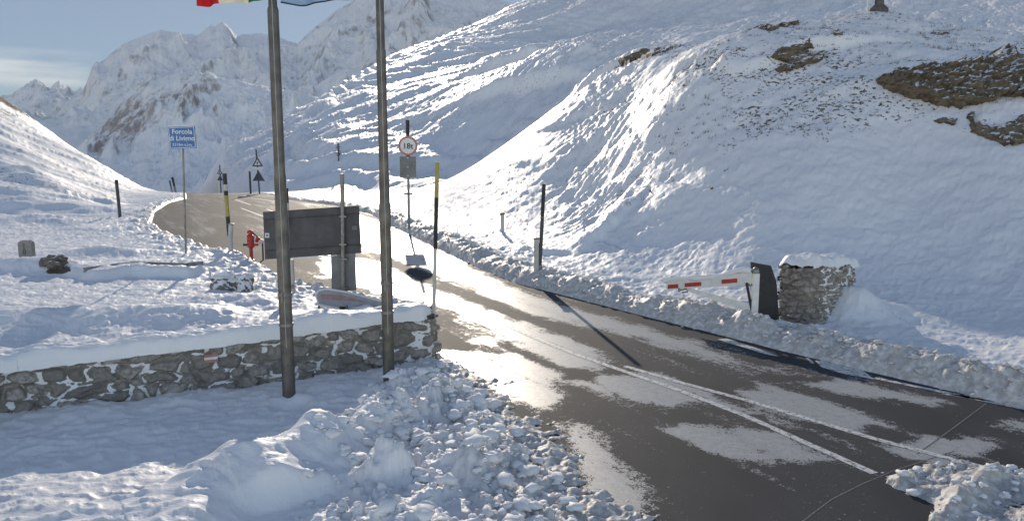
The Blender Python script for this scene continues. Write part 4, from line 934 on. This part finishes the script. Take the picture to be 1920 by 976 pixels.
outcrop([(1747,226),(1762,221),(1792,219),(1800,225),(1782,236),(1758,234)], 'small dark stone left of the lower right rock', 20, 40, .18, 741, nu=50, nv=26)
outcrop([(1555,62),(1565,55),(1580,58),(1584,68),(1570,70)], 'small dark rock tuft below the mast', 28, 52, .25, 751, nu=40, nv=24)
outcrop([(1742,64),(1752,56),(1775,54),(1782,62),(1768,68),(1750,68)], 'small snow dusted rock near the mound crest', 30, 50, .25, 761, nu=40, nv=24)
outcrop([(1328,352),(1336,345),(1343,350),(1338,358),(1330,358)], 'lone dark stone poking from the shaded slope', 20, 38, .16, 771, nu=30, nv=24)
outcrop([(1158,118),(1175,100),(1205,92),(1235,90),(1275,80),(1278,88),(1240,100),(1200,112),(1168,124)], 'scrubby rock strip under the snow lip left of the mound', 45, 90, .5, 781, nu=80, nv=34)
outcrop([(-60,190),(-20,150),(0,165),(12,180),(18,195),(30,205),(20,212),(0,200)], 'dark crag on the skyline of the left hill', 70, 130, 2.0, 791, nu=60, nv=40, group=None)
def boulder(u, v, D, rx_, ry_, rz_, label, seed, mat=None):
    b = ground_at(u, v, D); bm = bmesh.new(); bmesh.ops.create_icosphere(bm, subdivisions=5, radius=1)
    co = np.array([vv.co[:] for vv in bm.verts]); n = fbm(co[:,0]*1.3+seed, co[:,1]*1.3+co[:,2]*1.7, 4, seed)*.30+ridged(co[:,0]*1.1, co[:,2]*1.6+co[:,1], 3, seed+3)*.12
    for vv, q in zip(bm.verts, n): c = vv.co*(1+q-.1); c = Vector([math.copysign(abs(a)**.8, a) for a in c]); vv.co = Vector((c.x*rx_, c.y*ry_, c.z*rz_))
    me = bpy.data.meshes.new('boulder'); bm.to_mesh(me); bm.free(); me.materials.append(mat or M_rock2); me.polygons.foreach_set('use_smooth', [True]*len(me.polygons))
    o = bpy.data.objects.new('boulder', me); col.objects.link(o); o.location = b+Vector((0,0,rz_*.35)); tag(o, label, 'boulder', 'boulders in the snow left of the road'); return o
boulder(422,545,21.5,.36,.30,.32,'wide snow capped boulder near the lay-by, left of its neighbour',3)
boulder(461,552,21.2,.20,.22,.36,'narrow upright boulder with snow hood near the lay-by',8)
boulder(104,522,23.8,.38,.3,.24,'brown broken rock beside the boundary stone',13,rock_mat('earthy_rock', (.15,.13,.11),(.24,.21,.18), .75, True, 3))
# low concrete edge half buried at left
Pe = [G(158,507,.35), G(245,493,.4), G(352,496,.4), G(380,496,.35)]
m = MB()
for i in range(3):
    a, c2 = Vector(Pe[i]), Vector(Pe[i+1]); d = c2-a; z0, z1 = .34, .34
    m.box(((a.x+c2.x)/2, (a.y+c2.y)/2, .19+.01*i), (d.length+.01, .10, .50), math.atan2(d.y, d.x), 0, .01)
o = m.build('low_wall', M_conc); tag(o, 'low concrete edge half buried in snow before the place sign', 'low wall')
# icicles under the ledge
ic = None
for i, (u, v) in enumerate(((1690,150),(1697,153),(1703,150),(1710,154),(1716,152),(1722,155),(1730,153),(1738,156),(1746,154))):
    Ds, vv, xx, zz = hit_curve(u, 22, 48, 160); o_ = np.argsort(vv); D = float(np.interp(v, vv[o_], Ds[o_]))-.7; A = Vector(at(u, v-3, D)); l = .25+.35*random.random()
    o = MB().tube([(0,0,0),(0,0,-l*.5),(0,0,-l)], [.035,.022,.004], 7).build('icicle', M_ice, None, True); o.location = A
    tag(o, 'thin icicle hanging under the left part of the long brown ledge', 'icicle', 'icicles under the brown ledge')
# small bare tree on the shaded slope
b = ground_at(635, 309, 98); r = root('bare_tree', b, 'small bare snow dusted tree on the shaded far slope', 'tree')
M_twig = simple('bare_twigs', (.10,.085,.07), .9, 0, .3, 3)
MB().tube([(0,0,-.3),(.05,0,1.2),(-.1,0,2.3)], [.09,.06,.02], 6).build('trunk', M_twig, r, True)
m = MB()
for i in range(60):
    z = .5+1.7*random.random(); a = random.random()*6.28; l = (.25+.45*random.random())*(1.15-z/2.6)
    m.tube([(0,0,z),(l*math.cos(a)*.6,l*math.sin(a)*.6,z+l*.3),(l*math.cos(a),l*math.sin(a),z+l*.45-.1)], [.03,.022,.012], 4)
m.build('crown', M_twig, r)
# ------------------------------------------------------------------ loose snow clods and dry grass
_ico = bmesh.new(); bmesh.ops.create_icosphere(_ico, subdivisions=2, radius=1); IV = np.array([v.co[:] for v in _ico.verts]); IF = np.array([[v.index for v in f.verts] for f in _ico.faces]); _ico.free()
rng = np.random.default_rng(5)
def clods(name, label, pts, sizes, mat, sink=.25):
    X = np.array([p[0] for p in pts]); Y = np.array([p[1] for p in pts]); Z = terrain(X, Y); V, Fc = [], []
    for i in range(len(pts)):
        s_ = sizes[i]; n = 1+.62*gnoise(IV[:,0]*1.4+i*3.1, IV[:,1]*1.4+IV[:,2]*1.1+i, 9)+.22*gnoise(IV[:,0]*3.1+i, IV[:,2]*3.1+IV[:,1]*2+i*2.2, 12)
        sc = s_*(.7+.6*rng.random(3))*np.array([1.15,1,.6]); a = rng.random()*6.28; P_ = IV*n[:,None]*sc
        P_ = np.c_[P_[:,0]*math.cos(a)-P_[:,1]*math.sin(a), P_[:,0]*math.sin(a)+P_[:,1]*math.cos(a), P_[:,2]]
        V.append(P_+np.array([X[i], Y[i], Z[i]+s_*(.5-sink)])); Fc.append(IF+len(IV)*i)
    V = np.concatenate(V); Fc = np.concatenate(Fc); me = bpy.data.meshes.new(name); me.from_pydata(V.tolist(), [], Fc.tolist()); me.materials.append(mat)
    me.polygons.foreach_set('use_smooth', np.ones(len(Fc), bool)); o = bpy.data.objects.new(name, me); col.objects.link(o); tag(o, label, 'snow', kind='stuff')
def in_poly(P, n):
    P = np.array(P); out = []; lo_, hi_ = P.min(0), P.max(0)
    while len(out) < n:
        q = lo_+(hi_-lo_)*rng.random((n*2, 2)); out += [tuple(z) for z in q[seg_dist(P, q[:,0], q[:,1]) > 0]]
    return out[:n]
p1 = in_poly(PILE, 500); p2 = in_poly(poly([(720,720),(720,700),(850,690),(930,740),(985,800),(1075,900),(1100,976),(960,976),(860,850),(760,830),(680,800)],.2), 420)
p3 = in_poly(SL2, 420); p4 = in_poly(SLUSH, 180)
clods('snow_clods', 'broken clods of ploughed snow heaped at the roadside', p1+p2, list(.02+.075*rng.random(500)**3)+list(.02+.10*rng.random(420)**2.6), M_white_snow)
clods('slush_lumps', 'small frozen lumps of slush scattered over the asphalt', p3+p4, list(.012+.045*rng.random(420)**2)+list(.008+.022*rng.random(180)**2), M_white_snow)
RE = RIGHT_EDGE[2:13]; rd = np.r_[0, np.cumsum(np.hypot(*np.diff(RE, axis=0).T))]; tt_ = rng.random(1300)**1.2*rd[-1]; ex = np.interp(tt_, rd, RE[:,0]); ey = np.interp(tt_, rd, RE[:,1])
tgx = np.gradient(RE[:,0]); tgy = np.gradient(RE[:,1]); off = -.12+1.25*rng.random(1300); ln = math.hypot(1,1)
dx = np.interp(tt_, rd, tgx); dy = np.interp(tt_, rd, tgy); l = np.hypot(dx, dy); nxr, nyr = dy/l, -dx/l
sgn = np.where(seg_dist(ROAD, ex+nxr*.5, ey+nyr*.5) > 0, -1, 1)
clods('berm_clods', 'lumps of dirty snow along the right hand berm', list(zip(ex+nxr*off*sgn, ey+nyr*off*sgn)), list(.015+.055*rng.random(1300)**2.4), simple('dirty_snow', (.70,.69,.67), .7, 0, .35, 9, .01, .2))
m = MB(); 
for i in range(900):
    tx = .13+.52*random.random(); y = 29+24*random.random()**1.3; x = tx*y
    if fbm(np.array([x*.16]), np.array([y*.16]), 2, 801)[0] < .0: continue
    z = tz(x, y)
    for j in range(9):
        a = random.random()*6.28; l = .05+.11*random.random(); ox, oy = random.gauss(0,.07), random.gauss(0,.07); w = .008
        m.add([(x+ox-w, y+oy, z-.02), (x+ox+w, y+oy, z-.02), (x+ox+l*.6*math.cos(a), y+oy+l*.6*math.sin(a), z+l)], [(0,1,2)])
me = bpy.data.meshes.new('dry_grass'); me.from_pydata(m.v, [], m.f); me.materials.append(simple('dry_grass', (.13,.10,.06), .9, 0, .4, 2))
o = bpy.data.objects.new('dry_grass', me); col.objects.link(o); tag(o, 'dry grass tufts sticking through the snow of the right mound', 'grass', kind='stuff')
